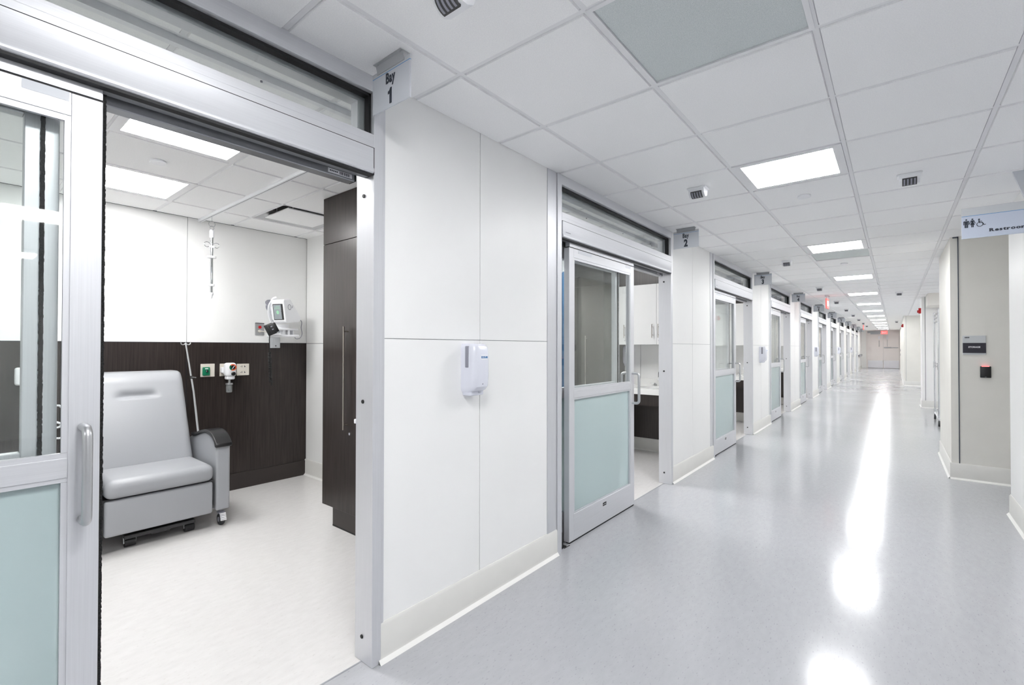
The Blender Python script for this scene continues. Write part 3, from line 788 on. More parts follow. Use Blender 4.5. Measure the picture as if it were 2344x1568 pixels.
# handrail at the far left
t = empty('handrail', (WX, 37.0, 0.86)); tag(t, 'short grey handrail on the bay wall near the end doors', 'handrail')
m = M(); m.box(0.05, 0.085, -0.9, 2.2, -0.05, 0.09, b=0.012); m.build('rail', 'grey_plastic', t)
for y in (-0.6, 0.6, 1.8):
    m = M(); m.box(0, 0.055, y - 0.03, y + 0.03, -0.03, 0.05); m.build('bracket', 'dark_plastic', t)

# chrome equipment cart in the recess
t = empty('equipment_cart', (0.72, 11.6, 0)); tag(t, 'tall chrome wire cart standing in the recess past the storage sign', 'cart')
for sx in (-0.12, 0.12):
    for sy in (-0.55, 0.55):
        m = M(); m.cyl((sx, sy, 0.10), (sx, sy, 2.05), 0.0135, n=12); m.build('post', 'chrome', t)
        m = M(); m.lathe([(0.028, -0.014), (0.045, -0.014), (0.047, 0), (0.045, 0.014), (0.028, 0.014)], (sx, sy, 0.047), 'x', 18); m.cyl((sx, sy, 0.04), (sx, sy, 0.11), 0.012, n=10); m.build('caster', 'rubber', t)
for z in (0.18, 1.02, 1.08, 1.86, 1.93, 2.0):
    m = M()
    for sx in (-0.12, 0.12): m.cyl((sx, -0.55, z), (sx, 0.55, z), 0.007, n=8)
    for k in range(15): m.cyl((-0.12, -0.53 + k * 0.0757, z), (0.12, -0.53 + k * 0.0757, z), 0.003, n=6)
    for sx in (-0.12, 0.12):
        for sy in (-0.55, 0.55): m.cyl((sx, sy, z - 0.03), (sx, sy, z + 0.03), 0.02, n=12)
    m.build('wire_shelf', 'chrome', t)
m = M(); m.box(-0.13, 0.13, -0.57, 0.57, 0.115, 0.15, b=0.01); m.build('base_tray', 'white_plastic', t)

# storage sign and card reader
t = empty('door_sign', (0.638, 6.76, 1.30)); tag(t, 'pale wall sign with a black panel reading STORAGE', 'sign')
m = M(); m.box(-0.087, 0.087, -0.006, 0, 0, 0.198, b=0.003); m.build('back_plate', 'sign_clear', t)
m = M(); m.box(-0.086, 0.086, -0.009, -0.005, 0.018, 0.122); m.build('black_panel', 'plate_black', t)
words('lettering', 'STORAGE', 0.022, 'lettering_white', t, (0.0, -0.0096, 0.079), FACE_Y, bold=0.0006, sx=0.92)
m = M()
for k in range(5): m.box(-0.071 + k * 0.0072, -0.0652 + k * 0.0072, -0.0068, -0.0058, 0.173, 0.184)
m.build('room_number', 'sign_dark', t)
t = empty('card_reader', (0.719, 6.76, 1.068)); tag(t, 'black card reader with red light under the storage sign', 'card reader')
m = M(); m.box(-0.040, 0.040, -0.020, 0, 0, 0.116, b=0.004, seg=2); m.build('housing', 'dark_plastic', t)
m = M(); m.box(-0.029, 0.026, -0.022, -0.006, 0.112, 0.1205, b=0.001); m.build('indicator_light', 'led_red', t)
m = M(); m.box(-0.008, 0.006, -0.0206, -0.0198, 0.006, 0.0095); m.build('maker_mark', 'grey_plastic', t)

# restroom sign
t = empty('restroom_sign', (0.672, 4.5, 0)); tag(t, 'pale hanging Restroom sign with three pictograms at the right edge', 'sign')
m = M(); m.box(-0.305, 0.305, -0.004, 0.004, 2.125, 2.2775); m.build('panel', 'sign_pale', t)
m = M(); m.box(-0.305, 0.305, -0.004, 0.004, 2.2805, 2.335); m.build('clear_strip', 'sign_clear', t)
m = M(); m.box(-0.305, 0.305, -0.0043, 0.0043, 2.2775, 2.2805); m.build('blue_line', 'sign_blue', t)
m = M(); m.prism([(-0.06, CZ - 0.006), (0.28, CZ - 0.006), (0.22, 2.33), (0.0, 2.33)], 'y', -0.012, 0.012); m.build('bracket', 'sign_grey', t)
def poly_disc(m, cx, cz, r, y0, y1, n=16): m.prism([(cx + r * math.cos(2 * PI * i / n), cz + r * math.sin(2 * PI * i / n)) for i in range(n)], 'y', y0, y1)
YA, YB = -0.0052, -0.0038
m = M(); cx, cz = -0.257, 2.19       # man
poly_disc(m, cx, cz + 0.077, 0.0075, YA, YB)
m.prism([(cx - .019, cz + .064), (cx + .019, cz + .064), (cx + .022, cz + .058), (cx + .022, cz + .024), (cx + .016, cz + .024), (cx + .016, cz + .054), (cx - .016, cz + .054), (cx - .016, cz + .024), (cx - .022, cz + .024), (cx - .022, cz + .058)], 'y', YA, YB)
m.box(cx - .013, cx + .013, YA - .0001, YB, cz + .026, cz + .058)
m.box(cx - .013, cx - .0015, YA, YB, cz - .006, cz + .026); m.box(cx + .0015, cx + .013, YA, YB, cz - .006, cz + .026)
m.build('man_pictogram', 'sign_dark', t, m=Matrix.Translation((-0.2817, 0, cz + 0.040)) @ Matrix.Diagonal((0.66, 1, 0.66, 1)) @ Matrix.Translation((0.257, 0, -cz - 0.040)))
m = M(); cx = -0.203               # woman
poly_disc(m, cx, cz + 0.077, 0.0075, YA, YB)
m.prism([(cx - .012, cz + .066), (cx + .012, cz + .066), (cx + .008, cz + .046), (cx + .018, cz + .018), (cx - .018, cz + .018), (cx - .008, cz + .046)], 'y', YA, YB)
m.prism([(cx - .012, cz + .066), (cx - .009, cz + .058), (cx - .019, cz + .030), (cx - .024, cz + .032)], 'y', YA, YB); m.prism([(cx + .012, cz + .066), (cx + .024, cz + .032), (cx + .019, cz + .030), (cx + .009, cz + .058)], 'y', YA, YB)
m.box(cx - .009, cx - .0015, YA, YB, cz - .006, cz + .02); m.box(cx + .0015, cx + .009, YA, YB, cz - .006, cz + .02)
m.build('woman_pictogram', 'sign_dark', t, m=Matrix.Translation((-0.2512, 0, cz + 0.040)) @ Matrix.Diagonal((0.66, 1, 0.66, 1)) @ Matrix.Translation((0.203, 0, -cz - 0.040)))
m = M(); cx = -0.143               # wheelchair
poly_disc(m, cx - .008, cz + .068, 0.0072, YA, YB)
m.prism([(cx - .012, cz + .060), (cx - .005, cz + .060), (cx - .004, cz + .035), (cx - .012, cz + .035)], 'y', YA, YB)
m.prism([(cx - .008, cz + .050), (cx + .014, cz + .050), (cx + .014, cz + .045), (cx - .008, cz + .045)], 'y', YA, YB)
m.prism([(cx - .012, cz + .037), (cx + .018, cz + .037), (cx + .030, cz + .012), (cx + .042, cz + .014), (cx + .043, cz + .009), (cx + .027, cz + .006), (cx + .014, cz + .031), (cx - .012, cz + .031)], 'y', YA, YB)
N = 22; ri, ro = 0.020, 0.0252
for i in range(N):
    a0 = PI * 0.72 + (2 * PI * 0.80) * i / N; a1 = PI * 0.72 + (2 * PI * 0.80) * (i + 1) / N; c = (cx - .002, cz + .018)
    m.prism([(c[0] + ri * math.cos(a0), c[1] + ri * math.sin(a0)), (c[0] + ro * math.cos(a0), c[1] + ro * math.sin(a0)), (c[0] + ro * math.cos(a1), c[1] + ro * math.sin(a1)), (c[0] + ri * math.cos(a1), c[1] + ri * math.sin(a1))], 'y', YA, YB)
m.build('wheelchair_pictogram', 'sign_dark', t, m=Matrix.Translation((-0.2135, 0, cz + 0.040)) @ Matrix.Diagonal((0.66, 1, 0.66, 1)) @ Matrix.Translation((0.143, 0, -cz - 0.040)))
m = M(); x = -0.1695; zb, hz = 2.1585, 0.0193
for ch in 'Restrooms':
    me = text_mesh(ch, hz / 0.70, bold=0.0011, sx=1.36, depth=0.0006)
    xs = [v.co.x for v in me.vertices]; ys = [v.co.y for v in me.vertices]; wd = max(xs) - min(xs); y0 = min(ys)
    base = zb - (0.0003 if ch in 'eso' else 0)
    m.add([(x + v.co.x - min(xs), -0.0046 - v.co.z, base + v.co.y - y0) for v in me.vertices], [tuple(q.vertices) for q in me.polygons])
    q = 0.0017; xh = hz * 0.74
    st = {'R': ((-.002, .009, 0), (-.002, .006, hz - q), (wd - .006, wd + .003, 0)), 'r': ((-.002, .007, 0), (-.002, .003, xh - q)), 'm': ((-.002, .005, 0), (wd / 2 - .0035, wd / 2 + .0035, 0), (wd - .005, wd + .002, 0), (-.002, .003, xh - q))}.get(ch, ())
    for u0, u1, z in st: m.box(x + u0, x + u1, -0.0052, -0.0038, zb + z, zb + z + q)
    x += wd + 0.0026; bpy.data.meshes.remove(me)
m.build('lettering', 'sign_dark', t, smooth=False)

# ------------------------------------------------------------------ furniture of the bays
wr = None
def wardrobe(n):
    global wr
    lab = 'tall dark brown wardrobe with a long bar handle in Bay %d' % n
    loc = (-3.18, JY(n) + 0.74, 0)
    if wr: return copy_tree(wr, None, loc, lab)
    wr = empty('wardrobe', loc); tag(wr, lab, 'wardrobe', 'tall wardrobes of the bays')
    D = 0.605
    m = M(); m.box(-0.30, 0.30, 0.021, D, 0.147, CZ - 0.008); m.build('carcass', 'wood', wr)
    m = M(); m.mat('wood_base'); m.box(-0.175, 0.30, 0.018, D - 0.02, 0, 0.148); m.mat('gasket'); m.box(-0.176, 0.301, 0.017, D - 0.02, 0, 0.012); m.build('plinth', None, wr)
    d = M(); d.box(-0.2995, 0.2995, 0, 0.02, 0.149, 2.168, b=0.0012); d = d.build('door', 'wood', wr)
    m = M(); m.cyl((0.053, -0.036, 0.765), (0.053, -0.036, 1.522), 0.006, n=12)
    for z in (0.80, 1.485): m.cyl((0.053, -0.036, z), (0.053, 0.002, z), 0.0045, n=10)
    m.build('bar_handle', 'nickel', d)
    m = M(); m.cyl((0.083, 0.002, 0.735), (0.083, -0.005, 0.735), 0.010, n=14); m.build('lock', 'chrome', d)
    m = M(); m.box(-0.2995, 0.2995, 0, 0.02, 2.172, CZ - 0.009, b=0.0012); m.build('upper_panel', 'wood', wr)
    return wr
for n in range(1, 6): wardrobe(n)

def sink_side(n):
    j = JY(n); yw = j + 1.351
    # upper cabinet
    t = empty('wall_cabinet', (-2.36, yw, 1.407)); tag(t, 'white wall cabinet above the sink in Bay %d' % n, 'cabinet', 'white wall cabinets of the bays')
    x0, x1 = -0.515, 0.50
    m = M(); m.box(x0, x1, -0.335, 0, 0, 0.758); m.build('carcass', 'laminate_white', t)
    seams = [x0, -0.31, 0.072, x1]
    for k in range(3):
        d = M(); d.box(seams[k] + 0.0015, seams[k + 1] - 0.0015, -0.354, -0.336, 0.001, 0.757, b=0.001); d = d.build('door', 'laminate_white', t)
        hx = (seams[k + 1] - 0.048) if k < 2 else seams[k] + 0.03
        if k == 0: hx = seams[k + 1] - 0.040
        m = M(); m.cyl((hx, -0.386, 0.085), (hx, -0.386, 0.255), 0.0048, n=10)
        for z in (0.12, 0.22): m.cyl((hx, -0.386, z), (hx, -0.352, z), 0.004, n=8)
        m.build('bar_handle', 'nickel', d)
        if k != 1:
            m = M(); m.cyl((hx + 0.0, -0.353, 0.052), (hx, -0.36, 0.052), 0.008, n=12); m.build('lock', 'steel', d)
    # dark filler above
    m = M(); m.box(-2.875, -1.86, yw - 0.335, yw, 2.168, CZ - 0.008)
    tag(m.build('filler_panel', 'wood'), 'dark brown panel above the white wall cabinet in Bay %d' % n, 'panel', 'dark panels above the wall cabinets')
    # vanity with sink
    t = empty('sink_counter', (-2.36, yw - 0.0015, 0)); tag(t, 'white sink counter with dark brown apron in Bay %d' % n, 'sink counter', 'sink counters of the bays')
    m = M(); x0, x1 = -0.515, 0.50; yf = -0.57; sx, sy, rx, ry = 0.03, -0.27, 0.21, 0.16; NN = 28
    # top as a ring between the outline and an oval bowl opening
    out = []; inn = []
    for i in range(NN):
        a = 2 * PI * i / NN; c, s_ = math.cos(a), math.sin(a)
        k = min((x1 - sx) / c if c > 1e-6 else ((x0 - sx) / c if c < -1e-6 else 9), (0 - sy) / s_ if s_ > 1e-6 else ((yf - sy) / s_ if s_ < -1e-6 else 9))
        out.append((sx + c * k, sy + s_ * k)); inn.append((sx + rx * c, sy + ry * s_))
    corner = [(x1, 0), (x0, 0), (x0, yf), (x1, yf)]
    for q in corner:
        i = min(range(NN), key=lambda i: (out[i][0] - q[0]) ** 2 + (out[i][1] - q[1]) ** 2); out[i] = q
    vs = [(x, y, 0.872) for x, y in out] + [(x, y, 0.872) for x, y in inn] + [(x, y, 0.80) for x, y in out]
    fs = [(i, (i + 1) % NN, NN + (i + 1) % NN, NN + i) for i in range(NN)] + [(i, 2 * NN + i, 2 * NN + (i + 1) % NN, (i + 1) % NN) for i in range(NN)]
    m.add(vs, fs); m.build('worktop', 'porcelain', t)
    m = M(); m.box(x0, x1, -0.018, 0, 0.872, 0.96); m.build('backsplash', 'porcelain', t)
    m = M(); vs = []; prof = ((1.0, 0.872), (0.96, 0.86), (0.90, 0.80), (0.70, 0.755), (0.3, 0.742), (0.02, 0.74))
    for k, z in prof:
        for i in range(NN):
            a = 2 * PI * i / NN; vs.append((sx + rx * k * math.cos(a), sy + ry * k * math.sin(a), z))
    fs = [(p * NN + i, p * NN + (i + 1) % NN, (p + 1) * NN + (i + 1) % NN, (p + 1) * NN + i) for p in range(len(prof) - 1) for i in range(NN)]
    m.add(vs, fs); m.build('basin', 'porcelain', t)
    m = M(); m.box(x0, x1, yf + 0.012, yf + 0.032, 0.665, 0.80); m.build('apron', 'wood', t)
    m = M(); m.box(x0, x1, -0.03, -0.012, 0.17, 0.78); m.build('back_panel', 'wood', t)
    # faucet stands on the counter
    f = empty('faucet', (-2.33, yw - 0.075, 0.8726)); tag(f, 'chrome gooseneck faucet with blade handle at the Bay %d sink' % n, 'faucet', 'faucets of the bay sinks')
    m = M(); m.lathe([(0.028, 0), (0.028, 0.006), (0.016, 0.02), (0.013, 0.05)], (0, 0, 0), 'z', 16)
    pts = [(0, 0, 0.04), (0, 0, 0.16)] + arc((0, -0.05, 0.16), 0.05, 0, PI, 8, 'yz') + [(0, -0.10, 0.12)]
    m.tube(pts, 0.010, 10); m.build('spout', 'chrome', f)
    for s_ in (-1, 1):
        m = M(); m.lathe([(0.022, 0), (0.022, 0.02), (0.010, 0.034)], (s_ * 0.09, 0, 0), 'z', 14); m.box(s_ * 0.09, s_ * 0.09 - s_ * 0.0 + 0.075 * (-1 if s_ < 0 else 1), -0.006, 0.006, 0.030, 0.038, m=None); m.build('blade_handle', 'chrome', f)
for n in range(2, 5): sink_side(n)

# soap dispenser on the Bay 2 sink wall
t = copy_tree(dp, None, (-2.812, JY(2) + 1.346, 1.12), 'white soap dispenser on the wall beside the sink in Bay 2'); t.rotation_euler = (0, 0, -PI / 2); t['group'] = ''
del t['group']

# curtain tracks
for n in range(1, 6):
    j = JY(n)
    t = empty('curtain_track', (0, j, CZ - 0.006)); tag(t, 'white curtain track on the ceiling of Bay %d' % n, 'curtain track', 'curtain tracks on the bay ceilings')
    m = M(); m.mat('white_plastic')
    m.box(BX + 0.0, -2.09, 0.325, 0.355, -0.022, 0.004); m.box(-2.12, -2.09, -2.0, 1.0, -0.022, 0.004)
    m.mat('reveal_dark'); m.box(BX, -2.09, 0.338, 0.342, -0.0225, -0.02)
    m.build('rail', None, t)
    m = M()
    for k in range(5): m.cyl((-2.105, -1.75 + k * 0.72, -0.022), (-2.105, -1.75 + k * 0.72, -0.028), 0.005, n=10)
    m.build('glider', 'grey_plastic', t)

# blue curtain bunched in Bay 2
t = empty('curtain', (-3.42, JY(2) + 0.34, 0)); tag(t, 'blue privacy curtain with pale mesh top bunched in Bay 2', 'curtain')
def drape(z0, z1, mat, name):
    m = M(); N = 60; vs = []
    for i in range(N + 1):
        x = -0.23 + 0.46 * i / N; y = 0.055 * math.sin(i * 2 * PI / 7.5) + 0.008 * math.sin(i * 1.3)
        for q, th in ((-0.002, 0), (0.002, 1)): vs += [(x, y + q, z0), (x, y + q, z1)]
    fs = []
    for i in range(N):
        a = i * 4; b = a + 4
        fs += [(a, b, b + 1, a + 1), (a + 2, a + 3, b + 3, b + 2), (a + 1, b + 1, b + 3, a + 3), (a, a + 2, b + 2, b)]
    fs += [(0, 1, 3, 2), (N * 4, N * 4 + 2, N * 4 + 3, N * 4 + 1)]
    m.add(vs, fs); m.build(name, mat, t)
drape(0.32, 2.315, 'curtain_blue', 'cloth'); drape(2.317, 2.50, 'curtain_mesh', 'mesh_top')
m = M()
for k in range(8): m.cyl((-0.2 + k * 0.057, 0, 2.49), (-0.2 + k * 0.057, 0, 2.513), 0.004, n=8)
m.build('hook', 'steel', t)

# ------------------------------------------------------------------ Bay 1: recliner
t = empty('recliner', (-4.0, 1.03, 0)); tag(t, 'pale grey vinyl recliner chair on casters with black arm caps', 'chair')
# local: x forward (towards corridor) negative = back, y width
def soft(x0, x1, y0, y1, z0, z1, b, seg=4): m = M(); m.box(x0, x1, y0, y1, z0, z1, b=b, seg=seg); return m
# apron / footrest board
m = soft(-0.055, 0.0, -0.315, 0.315, 0.115, 0.352, 0.016); m.build('footrest', 'vinyl', t)
m = M(); NX, NY = 14, 18; vs = []; fs = []
# seat cushion as a rounded block with a crowned top and a waterfall front
m.box(-0.56, 0.022, -0.318, 0.318, 0.362, 0.485, b=0.045, seg=5); me = m
vs2 = []
for v in me.v:
    x, y, z = v
    if z > 0.42:
        z += 0.022 * (1 - (y / 0.33) ** 2) + 0.035 * max(0.0, (x + 0.15)) - 0.02 * max(0, (x + 0.05)) / 0.07
    vs2.append((x, y, z))
me.v = vs2; me.build('seat', 'vinyl', t)
# back cushion: thick rounded slab, leaning back, with a horizontal crease
def back_pt(u, v, side):
    """u -1..1 across, v 0..1 up; front surface"""
    w = 0.318
    y = u * w
    q = max(0.0, abs(u) - 0.86) / 0.14; h = 0.455 + v * (0.715 - 0.055 * (1 - math.sqrt(max(0.0, 1 - q * q))))
    lean = -0.455 - v * 0.30
    th = 0.15
    edge = (max(0, abs(u) - 0.80) / 0.20)
    edge_v = max(0, (v - 0.88) / 0.12)
    edge_b = max(0, (0.06 - v) / 0.06)
    bulge = 0.075 * math.sqrt(max(0, 1 - min(1, edge) ** 2)) * math.sqrt(max(0, 1 - min(1, edge_v) ** 2.0)) * math.sqrt(max(0.0, 1 - 0.5 * min(1, edge_b) ** 2))
    bulge += 0.014 * (1 - u * u) * math.sin(PI * v)
    vc = 0.735; du = 0.36
    inside = 1 / (1 + math.exp((abs(u + 0.04) - du) * 26))
    d = v - vc
    dent = 0.030 * inside * (math.exp(-(d / 0.012) ** 2) if d < 0 else math.exp(-(d / 0.050) ** 2))
    if side > 0: return (lean + bulge - dent, y, h)
    return (lean - th + 0.03 - bulge * 0.3, y, h)
m = M(); NU, NV = 44, 90; vs = []; fs = []
for side in (1, -1):
    for a in range(NU + 1):
        for b in range(NV + 1): vs.append(back_pt(-1 + 2 * a / NU, b / NV, side))
K = (NU + 1) * (NV + 1)
for a in range(NU):
    for b in range(NV):
        i = a * (NV + 1) + b
        fs.append((i, i + NV + 1, i + NV + 2, i + 1)); fs.append((K + i, K + i + 1, K + i + NV + 2, K + i + NV + 1))
for b in range(NV):
    fs.append((b, b + 1, K + b + 1, K + b)); i = NU * (NV + 1) + b; fs.append((i, K + i, K + i + 1, i + 1))
for a in range(NU):
    i = a * (NV + 1); fs.append((i, K + i, K + i + NV + 1, i + NV + 1)); i += NV; fs.append((i, i + NV + 1, K + i + NV + 1, K + i))
m.add(vs, fs); o = m.build('backrest', 'vinyl', t); o.data.set_sharp_from_angle(angle=1.2)
# arms
prof = [(0.0, 0.125), (0.0, 0.60), (-0.012, 0.628)]
for i in range(13):
    a = i / 12; prof.append((-0.03 - 0.50 * a, 0.640 + 0.055 * math.sin(PI * min(1, a * 1.15) ** 0.75)))
prof += [(-0.60, 0.62), (-0.60, 0.20), (-0.52, 0.125)]
for s_ in (-1, 1):
    m = M(); y0, y1 = (0.335, 0.432) if s_ > 0 else (-0.432, -0.335)
    m.prism(prof, 'y', y0, y1)
    a = m.build('arm', 'vinyl', t)
    md = a.modifiers.new('soft', 'BEVEL'); md.width = 0.014; md.segments = 3; md.limit_method = 'ANGLE'; md.angle_limit = 0.7
    # black cap following the arm top
    top = [(x, z) for x, z in prof[2:16]]
    cap = [(0.014, 0.606), (0.016, 0.630)] + [(x + 0.004, z + 0.026) for x, z in top[1:]] + [(x + 0.0, z - 0.002) for x, z in reversed(top[1:])] + [(-0.012, 0.604)]
    m = M(); m.prism(cap, 'y', y0 - 0.010, y1 + 0.010); c = m.build('arm_cap', 'dark_plastic', t)
    md = c.modifiers.new('soft', 'BEVEL'); md.width = 0.008; md.segments = 2; md.limit_method = 'ANGLE'; md.angle_limit = 0.9
    for xx in (-0.045, -0.56):
        cc = empty('caster', (xx, s_ * 0.385, 0)); cc.parent = t
        m = M(); m.lathe([(0.02, -0.016), (0.040, -0.016), (0.044, -0.008), (0.044, 0.008), (0.040, 0.016), (0.02, 0.016)], (0, 0, 0.044), 'y', 24); m.build('wheel', 'rubber', cc)
        m = M(); m.cyl((0, -0.020, 0.044), (0, 0.020, 0.044), 0.018, n=14); m.box(-0.028, 0.022, -0.022, 0.022, 0.088, 0.104, b=0.003); m.cyl((-0.01, 0, 0.1), (-0.01, 0, 0.13), 0.012, n=10); m.build('fork', 'grey_plastic', cc)
        m = M()
        for k in range(5): m.box(0.030 + 0.004 * k, 0.040 + 0.004 * k, -0.020, 0.020, 0.088 - k * 0.011, 0.096 - k * 0.011)
        m.build('brake_pedal', 'white_plastic', cc)
# body side panels and under frame
m = M(); m.box(-0.58, -0.03, -0.325, 0.325, 0.17, 0.36); m.build('seat_box', 'charcoal', t)
m = M(); m.box(-0.13, -0.05, -0.20, 0.215, 0.062, 0.088, b=0.003); m.box(-0.12, -0.06, -0.05, 0.06, 0.052, 0.064); m.box(-0.5, -0.1, -0.14, -0.11, 0.08, 0.17); m.box(-0.5, -0.1, 0.11, 0.14, 0.08, 0.17)
m.build('footrest_bar', 'charcoal', t)
for y in (-0.165, 0.185):
    m = M(); m.lathe([(0.012, -0.03), (0.030, -0.03), (0.031, 0), (0.030, 0.03), (0.012, 0.03)], (-0.09, y, 0.031), 'y', 18); m.build('roller', 'dark_plastic', t)
    m = M(); m.cyl((-0.09, y - 0.036, 0.031), (-0.09, y + 0.036, 0.031), 0.007, n=10); m.box(-0.095, -0.085, y - 0.036, y - 0.031, 0.03, 0.065); m.box(-0.095, -0.085, y + 0.031, y + 0.036, 0.03, 0.065); m.build('roller_axle', 'steel', t)
# infusion pole clipped to the chair back
pl = M(); pl.tube([(-0.50, 0.374, 0.60), (-0.63, 0.372, 0.99), (-0.80, 0.361, 1.40)], [0.009, 0.008, 0.0065], 10)
pl = pl.build('pole', 'steel', t)
m = M(); m.cyl((-0.675, 0.37, 1.095), (-0.683, 0.37, 1.12), 0.013, n=12); m.cyl((-0.67, 0.37, 1.108), (-0.66, 0.40, 1.105), 0.007, n=8); m.build('clamp', 'dark_plastic', pl)
m = M()
for s_ in (-1, 1): m.tube([(-0.80, 0.361, 1.395)] + arc((-0.80, 0.361 + s_ * 0.020, 1.405), 0.016, PI if s_ > 0 else 0, (PI if s_ > 0 else 0) + s_ * PI * 1.2, 8, 'yz'), 0.004, 8)
m.build('hook', 'steel', pl)

# ------------------------------------------------------------------ Bay 1: back wall services
def plate(y0, y1, z0, z1, label, cat, mat='cream_plastic', name='wall_plate'):
    t = empty(name, (BX, (y0 + y1) / 2, (z0 + z1) / 2)); tag(t, label, cat)
    m = M(); m.box(0, 0.008, -(y1 - y0) / 2, (y1 - y0) / 2, -(z1 - z0) / 2, (z1 - z0) / 2, b=0.002); m.build('plate', mat, t)
    return t
t = plate(1.545, 1.660, 1.094, 1.214, 'cream wall plate with the green oxygen outlet', 'gas outlet', name='oxygen_outlet')
m = M(); m.box(0.006, 0.022, -0.045, 0.017, -0.048, 0.030, b=0.010, seg=3); m.build('green_cover', 'green_plastic', t)
m = M(); m.cyl((0.02, -0.013, -0.006), (0.036, -0.013, -0.006), 0.011, n=14); m.cyl((0.036, -0.013, -0.006), (0.048, -0.013, -0.006), 0.006, n=12); m.build('socket', 'chrome', t)
m = M(); m.box(0.022, 0.0226, -0.026, 0.0, 0.012, 0.020); m.build('lettering_bar', 'lettering_white', t)
t = plate(1.703, 1.822, 1.094, 1.212, 'cream wall plate behind the white suction regulator', 'wall plate')
t = plate(1.851, 1.962, 1.094, 1.207, 'cream duplex power outlet plate right of the suction regulator', 'power outlet', name='power_outlet')
for z in (0.028, -0.028):
    m = M()
    for y in (-0.012, 0.010): m.box(0.008, 0.0086, y, y + 0.004, z - 0.006, z + 0.012)
    m.box(0.008, 0.0086, -0.026, -0.016, z, z + 0.003); m.cyl((0.0075, 0.018, z), (0.0087, 0.018, z), 0.004, n=10)
    m.build('socket', 'sign_dark', t)
t = empty('suction_regulator', (BX, 1.76, 1.15)); tag(t, 'white suction regulator with coloured gauge on the brown back wall', 'regulator')
m = M(); m.box(-0.002, 0.07, -0.02, 0.03, -0.03, 0.03, b=0.008); m.box(0.055, 0.125, -0.048, 0.048, -0.058, 0.072, b=0.024, seg=4); m.box(0.055, 0.115, -0.036, 0.036, -0.085, -0.05, b=0.01, seg=2); m.box(0.02, 0.07, -0.06, -0.01, -0.025, 0.03, b=0.006)
m.build('body', 'white_plastic', t)
m = M(); m.mat('orange'); m.cyl((0.122, 0.012, 0.030), (0.129, 0.012, 0.030), 0.030, n=24)
m.mat('green_plastic'); m.prism([(0.012, 0.030)] + [(0.012 + 0.0302 * math.cos(a), 0.030 + 0.0302 * math.sin(a)) for a in [PI * 0.75 + PI * 0.6 * i / 8 for i in range(9)]], 'x', 0.128, 0.1296)
m.mat('dark_plastic'); m.cyl((0.128, 0.012, 0.030), (0.131, 0.012, 0.030), 0.020, n=20)
m.mat('lettering_white'); m.prism([(0.002, 0.016), (0.006, 0.014), (0.026, 0.043), (0.022, 0.046)], 'x', 0.131, 0.132)
m.build('gauge', None, t)
m = M(); m.lathe([(0.019, 0.118), (0.019, 0.135), (0.014, 0.139), (0.0, 0.139)], (0, 0.016, -0.030), 'x', 20); m.build('knob', 'dark_plastic', t)
m = M(); m.cyl((0.085, -0.004, -0.085), (0.085, -0.004, -0.118), 0.011, n=12); m.lathe([(0.030, -0.118), (0.030, -0.132), (0.027, -0.134)], (0.085, -0.004, 0), 'z', 20); m.build('jar_lid', 'steel', t)
m = M(); m.lathe([(0.025, -0.133), (0.025, -0.195), (0.022, -0.205), (0.0, -0.206)], (0.085, -0.004, 0), 'z', 20); m.build('jar', 'clear_jar', t)
m = M(); m.lathe([(0.012, -0.135), (0.014, -0.17), (0.010, -0.19)], (0.085, -0.004, 0), 'z', 14); m.build('float', 'dark_plastic', t)
# nurse call plate
t = plate(2.016, 2.102, 1.488, 1.612, 'steel wall plate with red emergency button beside the monitor', 'call plate', 'steel', 'call_plate')
m = M(); m.cyl((0.008, 0.0, 0.018), (0.016, 0.0, 0.018), 0.015, n=20); m.build('red_button', 'red_plastic', t)
m = M(); m.cyl((0.008, -0.006, -0.022), (0.03, -0.006, -0.022), 0.012, n=14); m.tube([(0.028, -0.006, -0.022), (0.045, 0.01, -0.024), (0.05, 0.04, -0.03), (0.044, 0.075, -0.036)], 0.004, 8); m.build('plug', 'cream_plastic', t)
m = M(); m.box(0.008, 0.010, -0.042, 0.042, 0.054, 0.060); m.build('trim_line', 'dark_plastic', t)

# ------------------------------------------------------------------ Bay 1: vital signs monitor on its wall arm
t = empty('patient_monitor', (BX, 2.205, 1.36)); tag(t, 'white vital signs monitor on a wall arm in Bay 1', 'monitor')
m = M(); m.box(0, 0.022, -0.05, 0.05, 0, 0.185, b=0.003); m.box(0.021, 0.026, -0.02, 0.0, 0.002, 0.183); m.build('wall_channel', 'sign_clear', t)
m = M(); m.cyl((0.0262, 0.003, 0.022), (0.03, 0.003, 0.022), 0.006, n=10); m.build('screw', 'dark_plastic', t)
m = M(); m.box(0.02, 0.10, -0.03, 0.03, 0.12, 0.17, b=0.006); m.box(0.09, 0.19, -0.022, 0.022, 0.128, 0.155, b=0.006); m.cyl((0.19, 0.0, 0.11), (0.19, 0.0, 0.20), 0.026, n=16); m.build('arm', 'white_plastic', t)
m = M(); m.tube([(0.20, -0.155, 0.118), (0.205, -0.13, 0.118), (0.215, 0.12, 0.122), (0.21, 0.145, 0.122)], 0.014, 10); m.box(0.12, 0.21, -0.12, 0.10, 0.118, 0.128, b=0.003); m.build('cuff_rail', 'white_plastic', t)
m = M(); m.box(0.10, 0.24, -0.07, 0.13, 0.178, 0.196, b=0.004); m.box(0.12, 0.22, 0.035, 0.055, 0.12, 0.18); m.box(0.13, 0.21, 0.09, 0.10, 0.13, 0.18); m.cyl((0.18, -0.01, 0.19), (0.18, -0.01, 0.235), 0.05, 0.07, n=18); m.build('tilt_base', 'white_plastic', t)
bx = Matrix.Translation((0.215, 0.0, 0.352)) @ Matrix.Rotation(-PI / 2 + math.radians(21), 4, 'Z') @ Matrix.Rotation(math.radians(9), 4, 'Y') @ Matrix.Diagonal((0.78, 0.85, 0.98, 1))
